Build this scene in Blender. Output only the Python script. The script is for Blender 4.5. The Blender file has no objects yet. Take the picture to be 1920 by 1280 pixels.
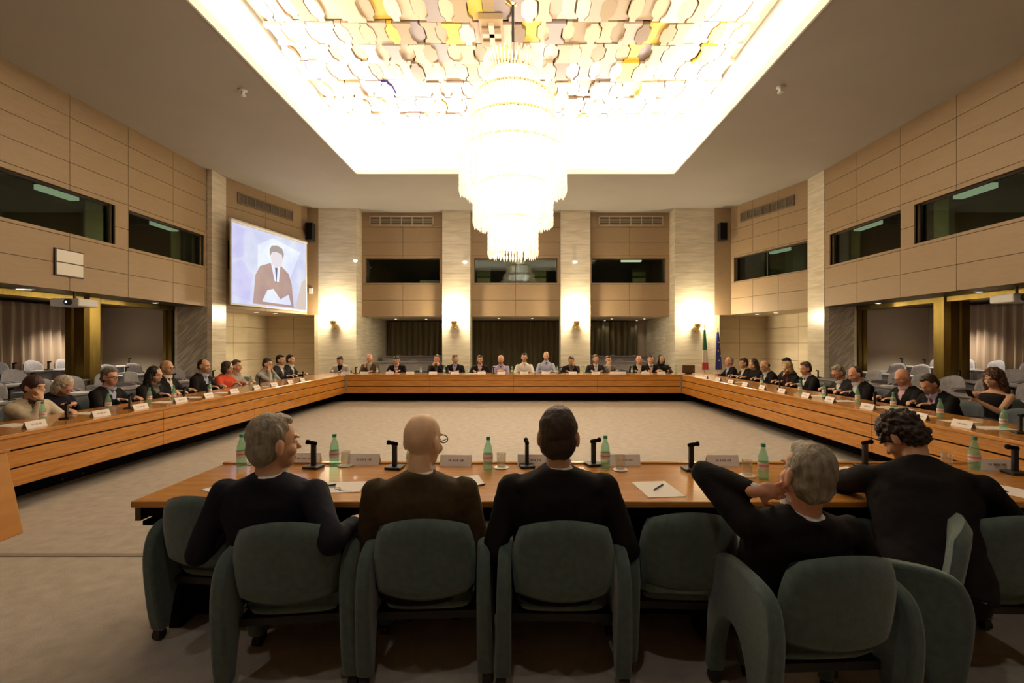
import bpy, bmesh, math, random
from mathutils import Vector, Matrix, noise
random.seed(7)
PI = math.pi
C = bpy.context.scene.collection
sc = bpy.context.scene
# ------------------------------------------------------------------ camera, world, exposure
F = 900.0; CX = 978.0; CY = 643.0; CAMZ = 1.6
cam = bpy.data.cameras.new('camera'); cam_o = bpy.data.objects.new('camera', cam); C.objects.link(cam_o)
cam_o.location = (0, 0, CAMZ); cam_o.rotation_euler = (PI/2, 0, 0)
cam.sensor_width = 36; cam.lens = F/1920*36
cam.shift_x = -(CX-960)/1920; cam.shift_y = (CY-640)/1920
cam.clip_start = 0.05
sc.camera = cam_o
sc.view_settings.view_transform = 'Standard'; sc.view_settings.look = 'None'
sc.view_settings.gamma = 1; sc.view_settings.exposure = 0.0
sc.view_settings.use_curve_mapping = False
w = bpy.data.worlds.new('world'); sc.world = w; w.use_nodes = True
w.node_tree.nodes['Background'].inputs[0].default_value = (1.0, .85, .65, 1)
w.node_tree.nodes['Background'].inputs[1].default_value = 0.0
sc.cycles.max_bounces = 7; sc.cycles.diffuse_bounces = 4; sc.cycles.glossy_bounces = 3
sc.cycles.transparent_max_bounces = 10; sc.cycles.sample_clamp_indirect = 4
sc.cycles.use_denoising = True

def area(name, loc, rot, sx, sy, power, col, spread=PI):
    l = bpy.data.lights.new(name, 'AREA'); l.shape = 'RECTANGLE'; l.size = sx; l.size_y = sy
    l.energy = power; l.color = col; l.spread = spread
    o = bpy.data.objects.new(name, l); o.location = loc; o.rotation_euler = rot; C.objects.link(o); return o
def point(name, loc, power, col, r=.05):
    l = bpy.data.lights.new(name, 'POINT'); l.energy = power; l.color = col; l.shadow_soft_size = r
    o = bpy.data.objects.new(name, l); o.location = loc; C.objects.link(o); return o
def spot(name, loc, rot, power, col, ang, blend=.6, r=.04):
    l = bpy.data.lights.new(name, 'SPOT'); l.energy = power; l.color = col; l.spot_size = ang; l.spot_blend = blend; l.shadow_soft_size = r
    o = bpy.data.objects.new(name, l); o.location = loc; o.rotation_euler = rot; C.objects.link(o); return o

HC = 6.0                                             # ceiling height
CVX0, CVX1, CVY0, CVY1 = -4.29, 3.97, 3.55, 12.45    # opening of the lit ceiling coffer
HT = 7.2                                             # top of the coffer
LED = .55                                            # coffer widens above the lip
COVE = (1.0, .91, .77)
CP = 430
yc = (CVY0+CVY1)/2; xc = (CVX0+CVX1)/2
area('cove_lamp', (CVX0-LED/2, yc, HC+.16), (0, PI+.25, 0), .3, CVY1-CVY0+.8, CP*.95, COVE)
area('cove_lamp', (CVX1+LED/2, yc, HC+.16), (0, PI-.25, 0), .3, CVY1-CVY0+.8, CP*.95, COVE)
area('cove_lamp', (xc, CVY1+LED/2, HC+.16), (PI+.25, 0, 0), CVX1-CVX0+.6, .3, CP*2.4, COVE)
area('cove_lamp', (xc, CVY0-LED/2, HC+.16), (PI-.25, 0, 0), CVX1-CVX0+.6, .3, CP*.3, COVE)

# ------------------------------------------------------------------ materials
M = {}
def mat(name, col, rough=.6, metal=0, nscale=None, namt=.1, bump=0, bscale=None, spec=.5, emit=None, estr=0, coords='Object', stretch=(1,1,1), trans=0, sheen=0, coat=0):
    m = bpy.data.materials.new(name); m.use_nodes = True; nt = m.node_tree; b = nt.nodes['Principled BSDF']
    b.inputs['Base Color'].default_value = (*col, 1); b.inputs['Roughness'].default_value = rough
    b.inputs['Metallic'].default_value = metal; b.inputs['Specular IOR Level'].default_value = spec
    b.inputs['Transmission Weight'].default_value = trans; b.inputs['Sheen Weight'].default_value = sheen
    b.inputs['Coat Weight'].default_value = coat
    if emit: b.inputs['Emission Color'].default_value = (*emit, 1); b.inputs['Emission Strength'].default_value = estr
    if nscale or bump:
        tc = nt.nodes.new('ShaderNodeTexCoord'); mp = nt.nodes.new('ShaderNodeMapping'); mp.inputs['Scale'].default_value = stretch
        nt.links.new(tc.outputs[coords], mp.inputs[0])
    if nscale:
        n = nt.nodes.new('ShaderNodeTexNoise'); n.inputs['Scale'].default_value = nscale; n.inputs['Detail'].default_value = 5
        nt.links.new(mp.outputs[0], n.inputs['Vector'])
        r = nt.nodes.new('ShaderNodeValToRGB')
        r.color_ramp.elements[0].position = .3; r.color_ramp.elements[1].position = .7
        r.color_ramp.elements[0].color = (*[max(0, c*(1-namt)) for c in col], 1)
        r.color_ramp.elements[1].color = (*[min(1, c*(1+namt)) for c in col], 1)
        nt.links.new(n.outputs['Fac'], r.inputs[0]); nt.links.new(r.outputs[0], b.inputs['Base Color'])
    if bump:
        n2 = nt.nodes.new('ShaderNodeTexNoise'); n2.inputs['Scale'].default_value = bscale or 60; n2.inputs['Detail'].default_value = 3
        nt.links.new(mp.outputs[0], n2.inputs['Vector'])
        bp = nt.nodes.new('ShaderNodeBump'); bp.inputs['Strength'].default_value = bump; bp.inputs['Distance'].default_value = .01
        nt.links.new(n2.outputs['Fac'], bp.inputs['Height']); nt.links.new(bp.outputs[0], b.inputs['Normal'])
    M[name] = m; return m
def wood(name, c1, c2, stretch, rough=.25, coat=.3):
    m = mat(name, c1, rough, coat=coat); nt = m.node_tree; b = nt.nodes['Principled BSDF']
    tc = nt.nodes.new('ShaderNodeTexCoord'); mp = nt.nodes.new('ShaderNodeMapping'); mp.inputs['Scale'].default_value = stretch
    nt.links.new(tc.outputs['Object'], mp.inputs[0])
    n = nt.nodes.new('ShaderNodeTexNoise'); n.inputs['Scale'].default_value = 3; n.inputs['Detail'].default_value = 8; n.inputs['Roughness'].default_value = .65
    nt.links.new(mp.outputs[0], n.inputs['Vector'])
    r = nt.nodes.new('ShaderNodeValToRGB'); r.color_ramp.elements[0].position = .32; r.color_ramp.elements[1].position = .68
    r.color_ramp.elements[0].color = (*c2, 1); r.color_ramp.elements[1].color = (*c1, 1)
    nt.links.new(n.outputs['Fac'], r.inputs[0]); nt.links.new(r.outputs[0], b.inputs['Base Color'])
    return m
def marble(name, base, vein, rot, scale, dist, rough=.18, amt=.5):
    m = mat(name, base, rough); nt = m.node_tree; b = nt.nodes['Principled BSDF']
    tc = nt.nodes.new('ShaderNodeTexCoord'); mp = nt.nodes.new('ShaderNodeMapping'); mp.inputs['Rotation'].default_value = rot
    nt.links.new(tc.outputs['Object'], mp.inputs[0])
    wv = nt.nodes.new('ShaderNodeTexWave'); wv.bands_direction = 'Z'; wv.inputs['Scale'].default_value = scale
    wv.inputs['Distortion'].default_value = dist; wv.inputs['Detail'].default_value = 5; wv.inputs['Detail Scale'].default_value = 1.6
    nt.links.new(mp.outputs[0], wv.inputs['Vector'])
    r = nt.nodes.new('ShaderNodeValToRGB'); r.color_ramp.elements[0].position = .0; r.color_ramp.elements[1].position = amt
    r.color_ramp.elements[0].color = (*vein, 1); r.color_ramp.elements[1].color = (*base, 1)
    nt.links.new(wv.outputs['Fac'], r.inputs[0]); nt.links.new(r.outputs[0], b.inputs['Base Color'])
    return m
def emis(name, col, s):
    m = bpy.data.materials.new(name); m.use_nodes = True; nt = m.node_tree; nt.nodes.remove(nt.nodes['Principled BSDF'])
    e = nt.nodes.new('ShaderNodeEmission'); e.inputs[0].default_value = (*col, 1); e.inputs[1].default_value = s
    nt.links.new(e.outputs[0], nt.nodes['Material Output'].inputs[0]); M[name] = m; return m
def clear(name, col, gloss_f=.08, tint=(1,1,1), mixd=0, rough=.02):
    """thin clear glass: transparent + fresnel gloss (+ a little diffuse)"""
    m = bpy.data.materials.new(name); m.use_nodes = True; nt = m.node_tree; nt.nodes.remove(nt.nodes['Principled BSDF'])
    t = nt.nodes.new('ShaderNodeBsdfTransparent'); t.inputs[0].default_value = (*tint, 1)
    g = nt.nodes.new('ShaderNodeBsdfGlossy'); g.inputs[0].default_value = (*col, 1); g.inputs['Roughness'].default_value = rough
    lw = nt.nodes.new('ShaderNodeFresnel'); lw.inputs[0].default_value = 1.5
    ad = nt.nodes.new('ShaderNodeMath'); ad.operation = 'ADD'; ad.inputs[1].default_value = gloss_f; ge = nt.nodes.new('ShaderNodeNewGeometry'); iv = nt.nodes.new('ShaderNodeMath'); iv.operation = 'SUBTRACT'; iv.inputs[0].default_value = 1; nt.links.new(ge.outputs['Backfacing'], iv.inputs[1])
    ml = nt.nodes.new('ShaderNodeMath'); ml.operation = 'MULTIPLY'; nt.links.new(lw.outputs[0], ml.inputs[0]); nt.links.new(iv.outputs[0], ml.inputs[1]); nt.links.new(ml.outputs[0], ad.inputs[0])
    mx = nt.nodes.new('ShaderNodeMixShader'); nt.links.new(ad.outputs[0], mx.inputs[0]); nt.links.new(t.outputs[0], mx.inputs[1]); nt.links.new(g.outputs[0], mx.inputs[2])
    out = mx
    if mixd:
        d = nt.nodes.new('ShaderNodeBsdfDiffuse'); d.inputs[0].default_value = (*tint, 1)
        m2 = nt.nodes.new('ShaderNodeMixShader'); m2.inputs[0].default_value = mixd
        nt.links.new(mx.outputs[0], m2.inputs[1]); nt.links.new(d.outputs[0], m2.inputs[2]); out = m2
    nt.links.new(out.outputs[0], nt.nodes['Material Output'].inputs[0]); M[name] = m; return m

mat('carpet', (.43, .385, .33), .95, nscale=9, namt=.10, bump=.4, bscale=120, spec=.1, coords='Object', stretch=(1, 1, 1))
mat('seam', (.24, .20, .155), .9)
mat('ceiling', (.40, .375, .345), .85, nscale=1.2, namt=.03)
mat('white_plaster', (.9, .87, .80), .8)
mat('panel', (.315, .215, .120), .55, nscale=14, namt=.05, stretch=(.3, .3, 2))
mat('panel_joint', (.15, .10, .055), .8)
mat('panel_pale', (.60, .49, .33), .5, nscale=3, namt=.08, stretch=(.3, .3, 2))
def streak(name, c1, c2, rot, stretch, rough, p0=.35, p1=.65):
    m = mat(name, c1, rough); nt = m.node_tree; b = nt.nodes['Principled BSDF']
    tc = nt.nodes.new('ShaderNodeTexCoord'); m0 = nt.nodes.new('ShaderNodeMapping'); m0.inputs['Rotation'].default_value = rot
    mp = nt.nodes.new('ShaderNodeMapping'); mp.inputs['Scale'].default_value = stretch
    nt.links.new(tc.outputs['Object'], m0.inputs[0]); nt.links.new(m0.outputs[0], mp.inputs[0])
    n = nt.nodes.new('ShaderNodeTexNoise'); n.inputs['Scale'].default_value = 2; n.inputs['Detail'].default_value = 7; n.inputs['Distortion'].default_value = .6
    nt.links.new(mp.outputs[0], n.inputs['Vector'])
    r = nt.nodes.new('ShaderNodeValToRGB'); r.color_ramp.elements[0].position = p0; r.color_ramp.elements[1].position = p1
    r.color_ramp.elements[0].color = (*c2, 1); r.color_ramp.elements[1].color = (*c1, 1)
    nt.links.new(n.outputs['Fac'], r.inputs[0]); nt.links.new(r.outputs[0], b.inputs['Base Color']); return m
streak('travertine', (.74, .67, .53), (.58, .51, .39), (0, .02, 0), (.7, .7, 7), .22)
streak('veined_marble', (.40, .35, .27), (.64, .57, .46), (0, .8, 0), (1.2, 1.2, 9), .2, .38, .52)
mat('brass', (.24, .17, .045), .28, 1.0, nscale=5, namt=.25, stretch=(1, 1, .2))
mat('brass_bright', (.75, .55, .2), .25, 1.0)
wood('wood', (.60, .27, .05), (.40, .155, .022), (1, 14, 14))
wood('wood_y', (.60, .27, .05), (.40, .155, .022), (14, 1, 14))
mat('wood_plain', (.50, .22, .045), .35, nscale=2, namt=.12, stretch=(1, 1, 4))
wood('wood_dark', (.10, .055, .025), (.05, .026, .012), (1, 8, 8), .5, 0)
mat('black', (.012, .010, .010), .5)
mat('black_matte', (.008, .007, .006), .9, spec=.1)
mat('grey_metal', (.5, .5, .5), .35, .9)
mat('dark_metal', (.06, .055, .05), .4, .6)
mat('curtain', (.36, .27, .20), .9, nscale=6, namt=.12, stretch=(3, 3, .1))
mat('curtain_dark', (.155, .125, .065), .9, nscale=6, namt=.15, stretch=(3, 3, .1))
mat('grey_wall', (.62, .52, .40), .85)
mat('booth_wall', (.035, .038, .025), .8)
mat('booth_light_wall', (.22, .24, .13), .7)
clear('booth_glass', (.9, 1, .9), .0, (.75, .82, .70))
emis('booth_tube', (.60, .72, .56), .5)
emis('booth_tube_bright', (.95, 1, .85), .9)
mat('chair_fabric', (.080, .120, .112), .85, nscale=30, namt=.14, bump=.25, bscale=180, spec=.2, sheen=.35)
mat('chair_blue', (.075, .095, .11), .9, nscale=30, namt=.1, spec=.2, sheen=.25)
mat('lilac_laminate', (.26, .235, .245), .6, nscale=3, namt=.12)
mat('lilac_fabric', (.25, .235, .25), .9, nscale=20, namt=.15)
mat('paper', (.86, .82, .76), .7)
mat('paper_yellow', (.75, .50, .18), .7)
mat('card', (.93, .89, .85), .6)
mat('ink', (.30, .24, .26), .7)
mat('pen', (.015, .012, .02), .3)
clear('bottle_plastic', (.9, 1, .95), .06, (.66, .93, .80), .24)
clear('clear_glass', (1, 1, 1), .10, (.93, .93, .90), .08)
mat('bottle_label', (.85, .76, .74), .6)
mat('label_red', (.70, .30, .27), .6)
mat('bottle_cap', (.04, .30, .18), .4)
mat('ceramic', (.85, .83, .78), .3)
mat('white_plastic', (.75, .74, .72), .4)
mat('vent_metal', (.52, .44, .33), .5, .1)
mat('vent_brown', (.17, .125, .08), .6); mat('vent_dark', (.10, .08, .06), .8)
emis('lamp_white', (1, .95, .85), 6)
emis('lamp_spot', (1, .93, .8), 4)
emis('projector_lens', (.6, .7, 1), 4)
emis('crystal_core', (1, .91, .76), 20)
def crystal():
    m = bpy.data.materials.new('crystal'); m.use_nodes = True; nt = m.node_tree; nt.nodes.remove(nt.nodes['Principled BSDF'])
    e = nt.nodes.new('ShaderNodeEmission'); e.inputs[0].default_value = (1, .83, .58, 1); e.inputs[1].default_value = .38
    g = nt.nodes.new('ShaderNodeBsdfGlossy'); g.inputs['Roughness'].default_value = .1; g.inputs[0].default_value = (.75, .62, .44, 1)
    t = nt.nodes.new('ShaderNodeBsdfTransparent')
    a = nt.nodes.new('ShaderNodeMixShader'); a.inputs[0].default_value = .5; b = nt.nodes.new('ShaderNodeAddShader')
    nt.links.new(t.outputs[0], a.inputs[1]); nt.links.new(g.outputs[0], a.inputs[2])
    nt.links.new(a.outputs[0], b.inputs[0]); nt.links.new(e.outputs[0], b.inputs[1])
    nt.links.new(b.outputs[0], nt.nodes['Material Output'].inputs[0]); M['crystal'] = m
crystal()
for nm, c in dict(tile_cream=(.62,.48,.30), tile_beige=(.48,.35,.22), tile_tan=(.36,.25,.13), tile_mauve=(.34,.27,.25), tile_white=(.72,.64,.52), tile_pink=(.58,.40,.30), tile_purple=(.05,.025,.2), tile_yellow=(.70,.45,.05), tile_back=(.16,.10,.05), tile_umber=(.20,.12,.06)).items():
    mat(nm, c, .5)
# people
for nm, c in dict(skin_pale=(.88,.60,.38), skin_light=(.64,.38,.24), skin_pink=(.66,.34,.22), skin_tan=(.55,.31,.18), skin_dark=(.20,.10,.055)).items():
    mat(nm, c, .5, nscale=8, namt=.08)
for nm, c in dict(hair_black=(.012,.009,.008), hair_darkbrown=(.035,.02,.012), hair_brown=(.07,.04,.02), hair_maroon=(.045,.012,.012), hair_grey=(.26,.225,.17), hair_white=(.50,.44,.34), hair_blond=(.42,.30,.14), hair_saltpepper=(.13,.11,.085), hair_curly_auburn=(.09,.035,.018)).items():
    mat(nm, c, .6, nscale=40, namt=.35, bump=.8, bscale=70, stretch=(1, 1, .35))
for nm, c in dict(cl_black=(.011,.0095,.010), cl_navy=(.013,.013,.022), cl_olive=(.062,.043,.021), cl_charcoal=(.028,.026,.028), cl_grey=(.16,.15,.14), cl_cream=(.62,.55,.42), cl_coral=(.62,.085,.04), cl_white=(.80,.76,.68), cl_shirtwhite=(.75,.73,.72), cl_lilac=(.42,.38,.52), cl_lightblue=(.46,.50,.66), cl_pink=(.62,.42,.44), cl_maroon=(.10,.02,.02), cl_purple=(.09,.05,.22), cl_brown=(.10,.06,.035), cl_greyblue=(.20,.20,.24), cl_red=(.30,.02,.02), cl_palegrey=(.45,.42,.38)).items():
    mat(nm, c, .85, nscale=25, namt=.12, bump=.15, bscale=150, spec=.15)
mat('eye_white', (.7,.68,.62), .3); mat('shoe', (.01,.01,.01), .3); mat('lips', (.30,.10,.08), .5)

# ------------------------------------------------------------------ mesh builder
class MB:
    def __init__(s): s.v = []; s.f = []; s.m = []; s.mi = 0
    def add(s, vs, fs, X=None):
        o = len(s.v)
        for p in vs:
            p = Vector(p); s.v.append(X @ p if X else p)
        for f in fs: s.f.append([i+o for i in f]); s.m.append(s.mi)
        return s
    def box(s, a, b, X=None):
        (x0,y0,z0),(x1,y1,z1) = a, b
        return s.add([(x0,y0,z0),(x1,y0,z0),(x1,y1,z0),(x0,y1,z0),(x0,y0,z1),(x1,y0,z1),(x1,y1,z1),(x0,y1,z1)],
                     [(0,3,2,1),(4,5,6,7),(0,1,5,4),(1,2,6,5),(2,3,7,6),(3,0,4,7)], X)
    def rings(s, rs, X=None, closed=True):
        n = len(rs[0]); vs = [p for r in rs for p in r]; fs = []
        for i in range(len(rs)-1):
            for j in range(n):
                k = (j+1) % n; fs.append((i*n+j, i*n+k, (i+1)*n+k, (i+1)*n+j))
        if closed: fs.append(tuple(range(n-1, -1, -1))); fs.append(tuple((len(rs)-1)*n+j for j in range(n)))
        return s.add(vs, fs, X)
    def lathe(s, prof, n=16, X=None, closed=True):
        return s.rings([[(r*math.cos(2*PI*j/n), r*math.sin(2*PI*j/n), z) for j in range(n)] for r, z in prof], X, closed)
    def ell(s, c, r, X=None, n=14, k=9, R=None):
        c = Vector(c); rs = []
        for i in range(1, k):
            a = PI*i/k - PI/2
            ring = []
            for j in range(n):
                p = Vector((r[0]*math.cos(a)*math.cos(2*PI*j/n), r[1]*math.cos(a)*math.sin(2*PI*j/n), r[2]*math.sin(a)))
                if R: p = R @ p
                ring.append(c+p)
            rs.append(ring)
        return s.rings(rs, X)
    def cap(s, a, b, ra, rb, n=12, X=None):
        """tapered capsule"""
        a = Vector(a); b = Vector(b); d = b-a
        if d.length < 1e-6: return s.ell(a, (ra,)*3, X)
        q = d.to_track_quat('Z', 'Y'); L = d.length; rs = []
        for t in (-1, -.7, -.35, 0): 
            rr = ra*math.sqrt(max(.02, 1-t*t)); rs.append((rr, ra*t))
        for t in (0, .35, .7, 1):
            rr = rb*math.sqrt(max(.02, 1-t*t)); rs.append((rr, L+rb*t))
        return s.rings([[a + q @ Vector((r*math.cos(2*PI*j/n), r*math.sin(2*PI*j/n), z)) for j in range(n)] for r, z in rs], X)
    def tube(s, pts, r, n=8, X=None):
        pts = [Vector(p) for p in pts]; rs = []
        for i, p in enumerate(pts):
            d = (pts[min(i+1, len(pts)-1)] - pts[max(i-1, 0)]); q = d.to_track_quat('Z', 'Y')
            ri = r[i] if isinstance(r, (list, tuple)) else r
            rs.append([p + q @ Vector((ri*math.cos(2*PI*j/n), ri*math.sin(2*PI*j/n), 0)) for j in range(n)])
        return s.rings(rs, X)
    def prism(s, poly, h0, h1, axis='z', X=None):
        def P(p, h):
            if axis == 'z': return (p[0], p[1], h)
            if axis == 'x': return (h, p[0], p[1])
            return (p[0], h, p[1])
        n = len(poly); vs = [P(p, h0) for p in poly] + [P(p, h1) for p in poly]
        fs = [tuple(range(n)), tuple(range(2*n-1, n-1, -1))] + [(i, (i+1) % n, n+(i+1) % n, n+i) for i in range(n)]
        return s.add(vs, fs, X)
    def mesh(s, name, mats):
        me = bpy.data.meshes.new(name); me.from_pydata([tuple(v) for v in s.v], [], s.f)
        for m in mats: me.materials.append(M[m] if isinstance(m, str) else m)
        if len(mats) > 1: me.polygons.foreach_set('material_index', s.m)
        bm = bmesh.new(); bm.from_mesh(me); bmesh.ops.recalc_face_normals(bm, faces=bm.faces); bm.to_mesh(me); bm.free()
        return me
    def obj(s, name, mats, parent=None, smooth=None, bevel=0, loc=None):
        if isinstance(mats, str): mats = [mats]
        me = s.mesh(name, mats)
        if smooth is not None: shade(me, smooth)
        o = bpy.data.objects.new(name, me); C.objects.link(o)
        if parent: o.parent = parent
        if loc: o.location = loc
        if bevel:
            b = o.modifiers.new('bevel', 'BEVEL'); b.width = bevel; b.segments = 2; b.limit_method = 'ANGLE'
        return o
def shade(me, ang=40):
    me.polygons.foreach_set('use_smooth', [True]*len(me.polygons))
    if ang < 180:
        bm = bmesh.new(); bm.from_mesh(me)
        a = math.radians(ang)
        for e in bm.edges:
            if len(e.link_faces) == 2 and e.calc_face_angle(0) > a: e.smooth = False
        bm.to_mesh(me); bm.free()
def tag(o, label=None, cat=None, group=None, kind=None):
    if label: o['label'] = label
    if cat: o['category'] = cat
    if group: o['group'] = group
    if kind: o['kind'] = kind
    return o
def thing(name, label, cat, loc=(0,0,0), rz=0, group=None):
    o = bpy.data.objects.new(name, None); C.objects.link(o); o.location = loc; o.rotation_euler = (0,0,rz); o.empty_display_size = .1
    return tag(o, label, cat, group)
def dup(root, loc, rz=0, label=None, group=None):
    r = root.copy(); C.objects.link(r); r.location = loc; r.rotation_euler = (0,0,rz)
    if label: r['label'] = label
    if group: r['group'] = group
    for ch in list(root.children):
        c = ch.copy(); C.objects.link(c); c.parent = r
        for g in list(ch.children):
            d = g.copy(); C.objects.link(d); d.parent = c
    return r
def S(o): return tag(o, kind='structure')

# ------------------------------------------------------------------ the setting
XL, XR = -8.0, 7.7
XOL, XOR = -11.0, 10.7          # outer walls under the galleries
YB = -3.0
ZU = 2.53                       # underside of the galleries
S(MB().box((-12.5, YB-.3, -.1), (12.2, 20, 0)).obj('floor', 'carpet'))
S(MB().box((-6.5, 3.60, 0), (-2.2, 3.645, .006)).obj('trim_1', 'seam'))
# ceiling slab with the coffer opening
c = MB()
c.box((-12.5, YB-.3, HC), (CVX0, 20, HC+.12)); c.box((CVX1, YB-.3, HC), (12.2, 20, HC+.12))
c.box((CVX0, CVY1, HC), (CVX1, 20, HC+.12)); c.box((CVX0, YB-.3, HC), (CVX1, CVY0, HC+.12))
S(c.obj('ceiling', 'ceiling'))
# coffer shell: side faces, and roof
x0, x1, y0, y1 = CVX0-LED, CVX1+LED, CVY0-LED, CVY1+LED
c = MB()
c.box((x0-.1, y0, HC+.12), (x0, y1, HT+.1)); c.box((x1, y0, HC+.12), (x1+.1, y1, HT+.1))
c.box((x0-.1, y1, HC+.12), (x1+.1, y1+.1, HT+.1)); c.box((x0-.1, y0-.1, HC+.12), (x1+.1, y0, HT+.1))
c.box((x0-.1, y0-.1, HT+.1), (x1+.1, y1+.1, HT+.2))
c.box((x0, y0, HT-.25), (CVX0-.25, y1, HT+.1)); c.box((CVX1+.25, y0, HT-.25), (x1, y1, HT+.1))
S(c.obj('trim_2', 'white_plaster'))
# lip trim
c = MB()
for a, b in (((CVX0, CVY0, HC-.02), (CVX0+.03, CVY1, HC+.13)), ((CVX1-.03, CVY0, HC-.02), (CVX1, CVY1, HC+.13)),
             ((CVX0, CVY1-.03, HC-.02), (CVX1, CVY1, HC+.13)), ((CVX0, CVY0, HC-.02), (CVX1, CVY0+.03, HC+.13))): c.box(a, b)
S(c.obj('trim_3', 'white_plaster'))
# relief of vase-shaped plates on the coffer roof
r = MB(); pal = ['tile_back', 'tile_cream', 'tile_beige', 'tile_tan', 'tile_mauve', 'tile_white', 'tile_pink', 'tile_purple', 'tile_yellow', 'tile_umber']
r.mi = 0; r.box((CVX0-.2, CVY0, HT-.02), (CVX1+.2, CVY1-.15, HT+.1))
prof = [(-.5, .25), (-.38, .25), (-.34, .30), (-.27, .47), (-.2, .53), (.2, .53), (.27, .47), (.34, .30), (.38, .25), (.5, .25)]
row = 0; y = CVY0+.35
rnd = random.Random(3)
while y < CVY1-.4:
    hr = rnd.choice([.60, .66, .70]); x = CVX0-.15+rnd.random()*.2; k = row % 2
    while x < CVX1+.1:
        wd = rnd.choice([.115, .128, .14])
        barrel = (k % 2 == 0)
        col = rnd.choices(range(1, 10), [18, 14, 10, 9, 16, 12, 2.2, 4, 3])[0]
        r.mi = col
        pts = []
        for t, wv in prof:
            ww = wv if barrel else (.96-wv)
            pts.append((x+ww*wd*1.75, y+t*hr*.96))
        for t, wv in reversed(prof):
            ww = wv if barrel else (.96-wv)
            pts.append((x-ww*wd*1.75, y+t*hr*.96))
        zz = HT-.05-rnd.random()*.07
        r.prism(pts, zz, zz+.06)
        x += wd*1.75; k += 1
    y += hr; row += 1
# square centre-line panel with a knobbed cross
r.mi = 3; r.box((-.72, 8.0, HT-.2), (-.32, 8.75, HT-.1)); r.mi = 6
r.box((-.56, 8.1, HT-.25), (-.47, 8.65, HT-.2)); r.box((-.68, 8.32, HT-.25), (-.36, 8.42, HT-.2)); r.mi = 9
for px, py in ((-.62, 8.2), (-.42, 8.2), (-.62, 8.55), (-.42, 8.55)): r.box((px-.06, py-.02, HT-.24), (px+.06, py+.02, HT-.2))
tag(r.obj('ceiling_relief', pal), 'relief of interlocking vase-shaped plates covering the ceiling of the lit coffer', 'ceiling artwork')

def panel_wall(name, P0, P1, us, zs, holes, mt='panel', th=.07, gap=.010, flip=False):
    """wall of separate panels between joints, P0->P1 seen from the room; holes = (u0,u1,z0,z1) openings"""
    P0 = Vector((*P0, 0)); P1 = Vector((*P1, 0)); L = (P1-P0).length; u = (P1-P0)/L
    n = Vector((-u.y, u.x, 0)) * (-1 if flip else 1)         # pointing away from the room
    X = Matrix(((u.x, n.x, 0, P0.x), (u.y, n.y, 0, P0.y), (0, 0, 1, 0), (0, 0, 0, 1)))
    U = sorted(set([0, L] + [v for v in us if 0 < v < L] + [h for q in holes for h in q[:2] if 0 < h < L]))
    Z = sorted(set(list(zs) + [h for q in holes for h in q[2:]]))
    ju = set(us); jz = set(zs[1:-1]); c = MB()
    for i in range(len(U)-1):
        for j in range(len(Z)-1):
            cu, cz = (U[i]+U[i+1])/2, (Z[j]+Z[j+1])/2
            if any(q[0] < cu < q[1] and q[2] < cz < q[3] for q in holes): continue
            g = gap/2; a = [U[i]+(g if U[i] in ju else 0), U[i+1]-(g if U[i+1] in ju else 0), Z[j]+(g if Z[j] in jz else 0), Z[j+1]-(g if Z[j+1] in jz else 0)]
            c.mi = 0; c.box((a[0], 0, a[2]), (a[1], .03, a[3]), X)
            c.mi = 1; c.box((U[i], .03, Z[j]), (U[i+1], th, Z[j+1]), X)
    for q in holes:                     # reveal linings
        c.mi = 0; d = .16
        c.box((q[0]-.02, .031, q[2]-.02), (q[1]+.02, d, q[2]), X); c.box((q[0]-.02, .031, q[3]), (q[1]+.02, d, q[3]+.02), X)
        if q[0] > 0: c.box((q[0]-.02, .031, q[2]), (q[0], d, q[3]), X)
        if q[1] < L: c.box((q[1], .031, q[2]), (q[1]+.02, d, q[3]), X)
    return S(c.obj(name, [mt, 'panel_joint'])), X
ZJ = [ZU, 2.99, 3.48, 3.9, 4.4, 4.8, 5.2, 5.6, HC]
nwin = [0]
def window(X, q, parts=(), d=.13):
    """booth window: dark frame and glass"""
    nwin[0] += 1; n = nwin[0]
    f = MB(); t = .03
    f.box((q[0], d-.02, q[2]), (q[1], d+.02, q[2]+t), X); f.box((q[0], d-.02, q[3]-t), (q[1], d+.02, q[3]), X)
    f.box((q[0], d-.02, q[2]), (q[0]+t, d+.02, q[3]), X); f.box((q[1]-t, d-.02, q[2]), (q[1], d+.02, q[3]), X)
    for m in parts: f.box((m-.02, d-.02, q[2]), (m+.02, d+.02, q[3]), X)
    fo = S(f.obj('window_%d' % n, 'dark_metal'))
    g = MB().box((q[0]+t, d-.004, q[2]+t), (q[1]-t, d+.004, q[3]-t), X).obj('window_pane', 'booth_glass', fo)
    return fo
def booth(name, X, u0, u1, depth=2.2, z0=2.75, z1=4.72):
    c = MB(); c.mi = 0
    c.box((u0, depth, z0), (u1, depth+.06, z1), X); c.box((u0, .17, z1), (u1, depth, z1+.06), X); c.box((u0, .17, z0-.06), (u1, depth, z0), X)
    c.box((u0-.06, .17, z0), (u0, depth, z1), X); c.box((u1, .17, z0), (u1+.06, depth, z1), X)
    return S(c.obj(name, ['booth_wall', 'booth_light_wall']))

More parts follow.
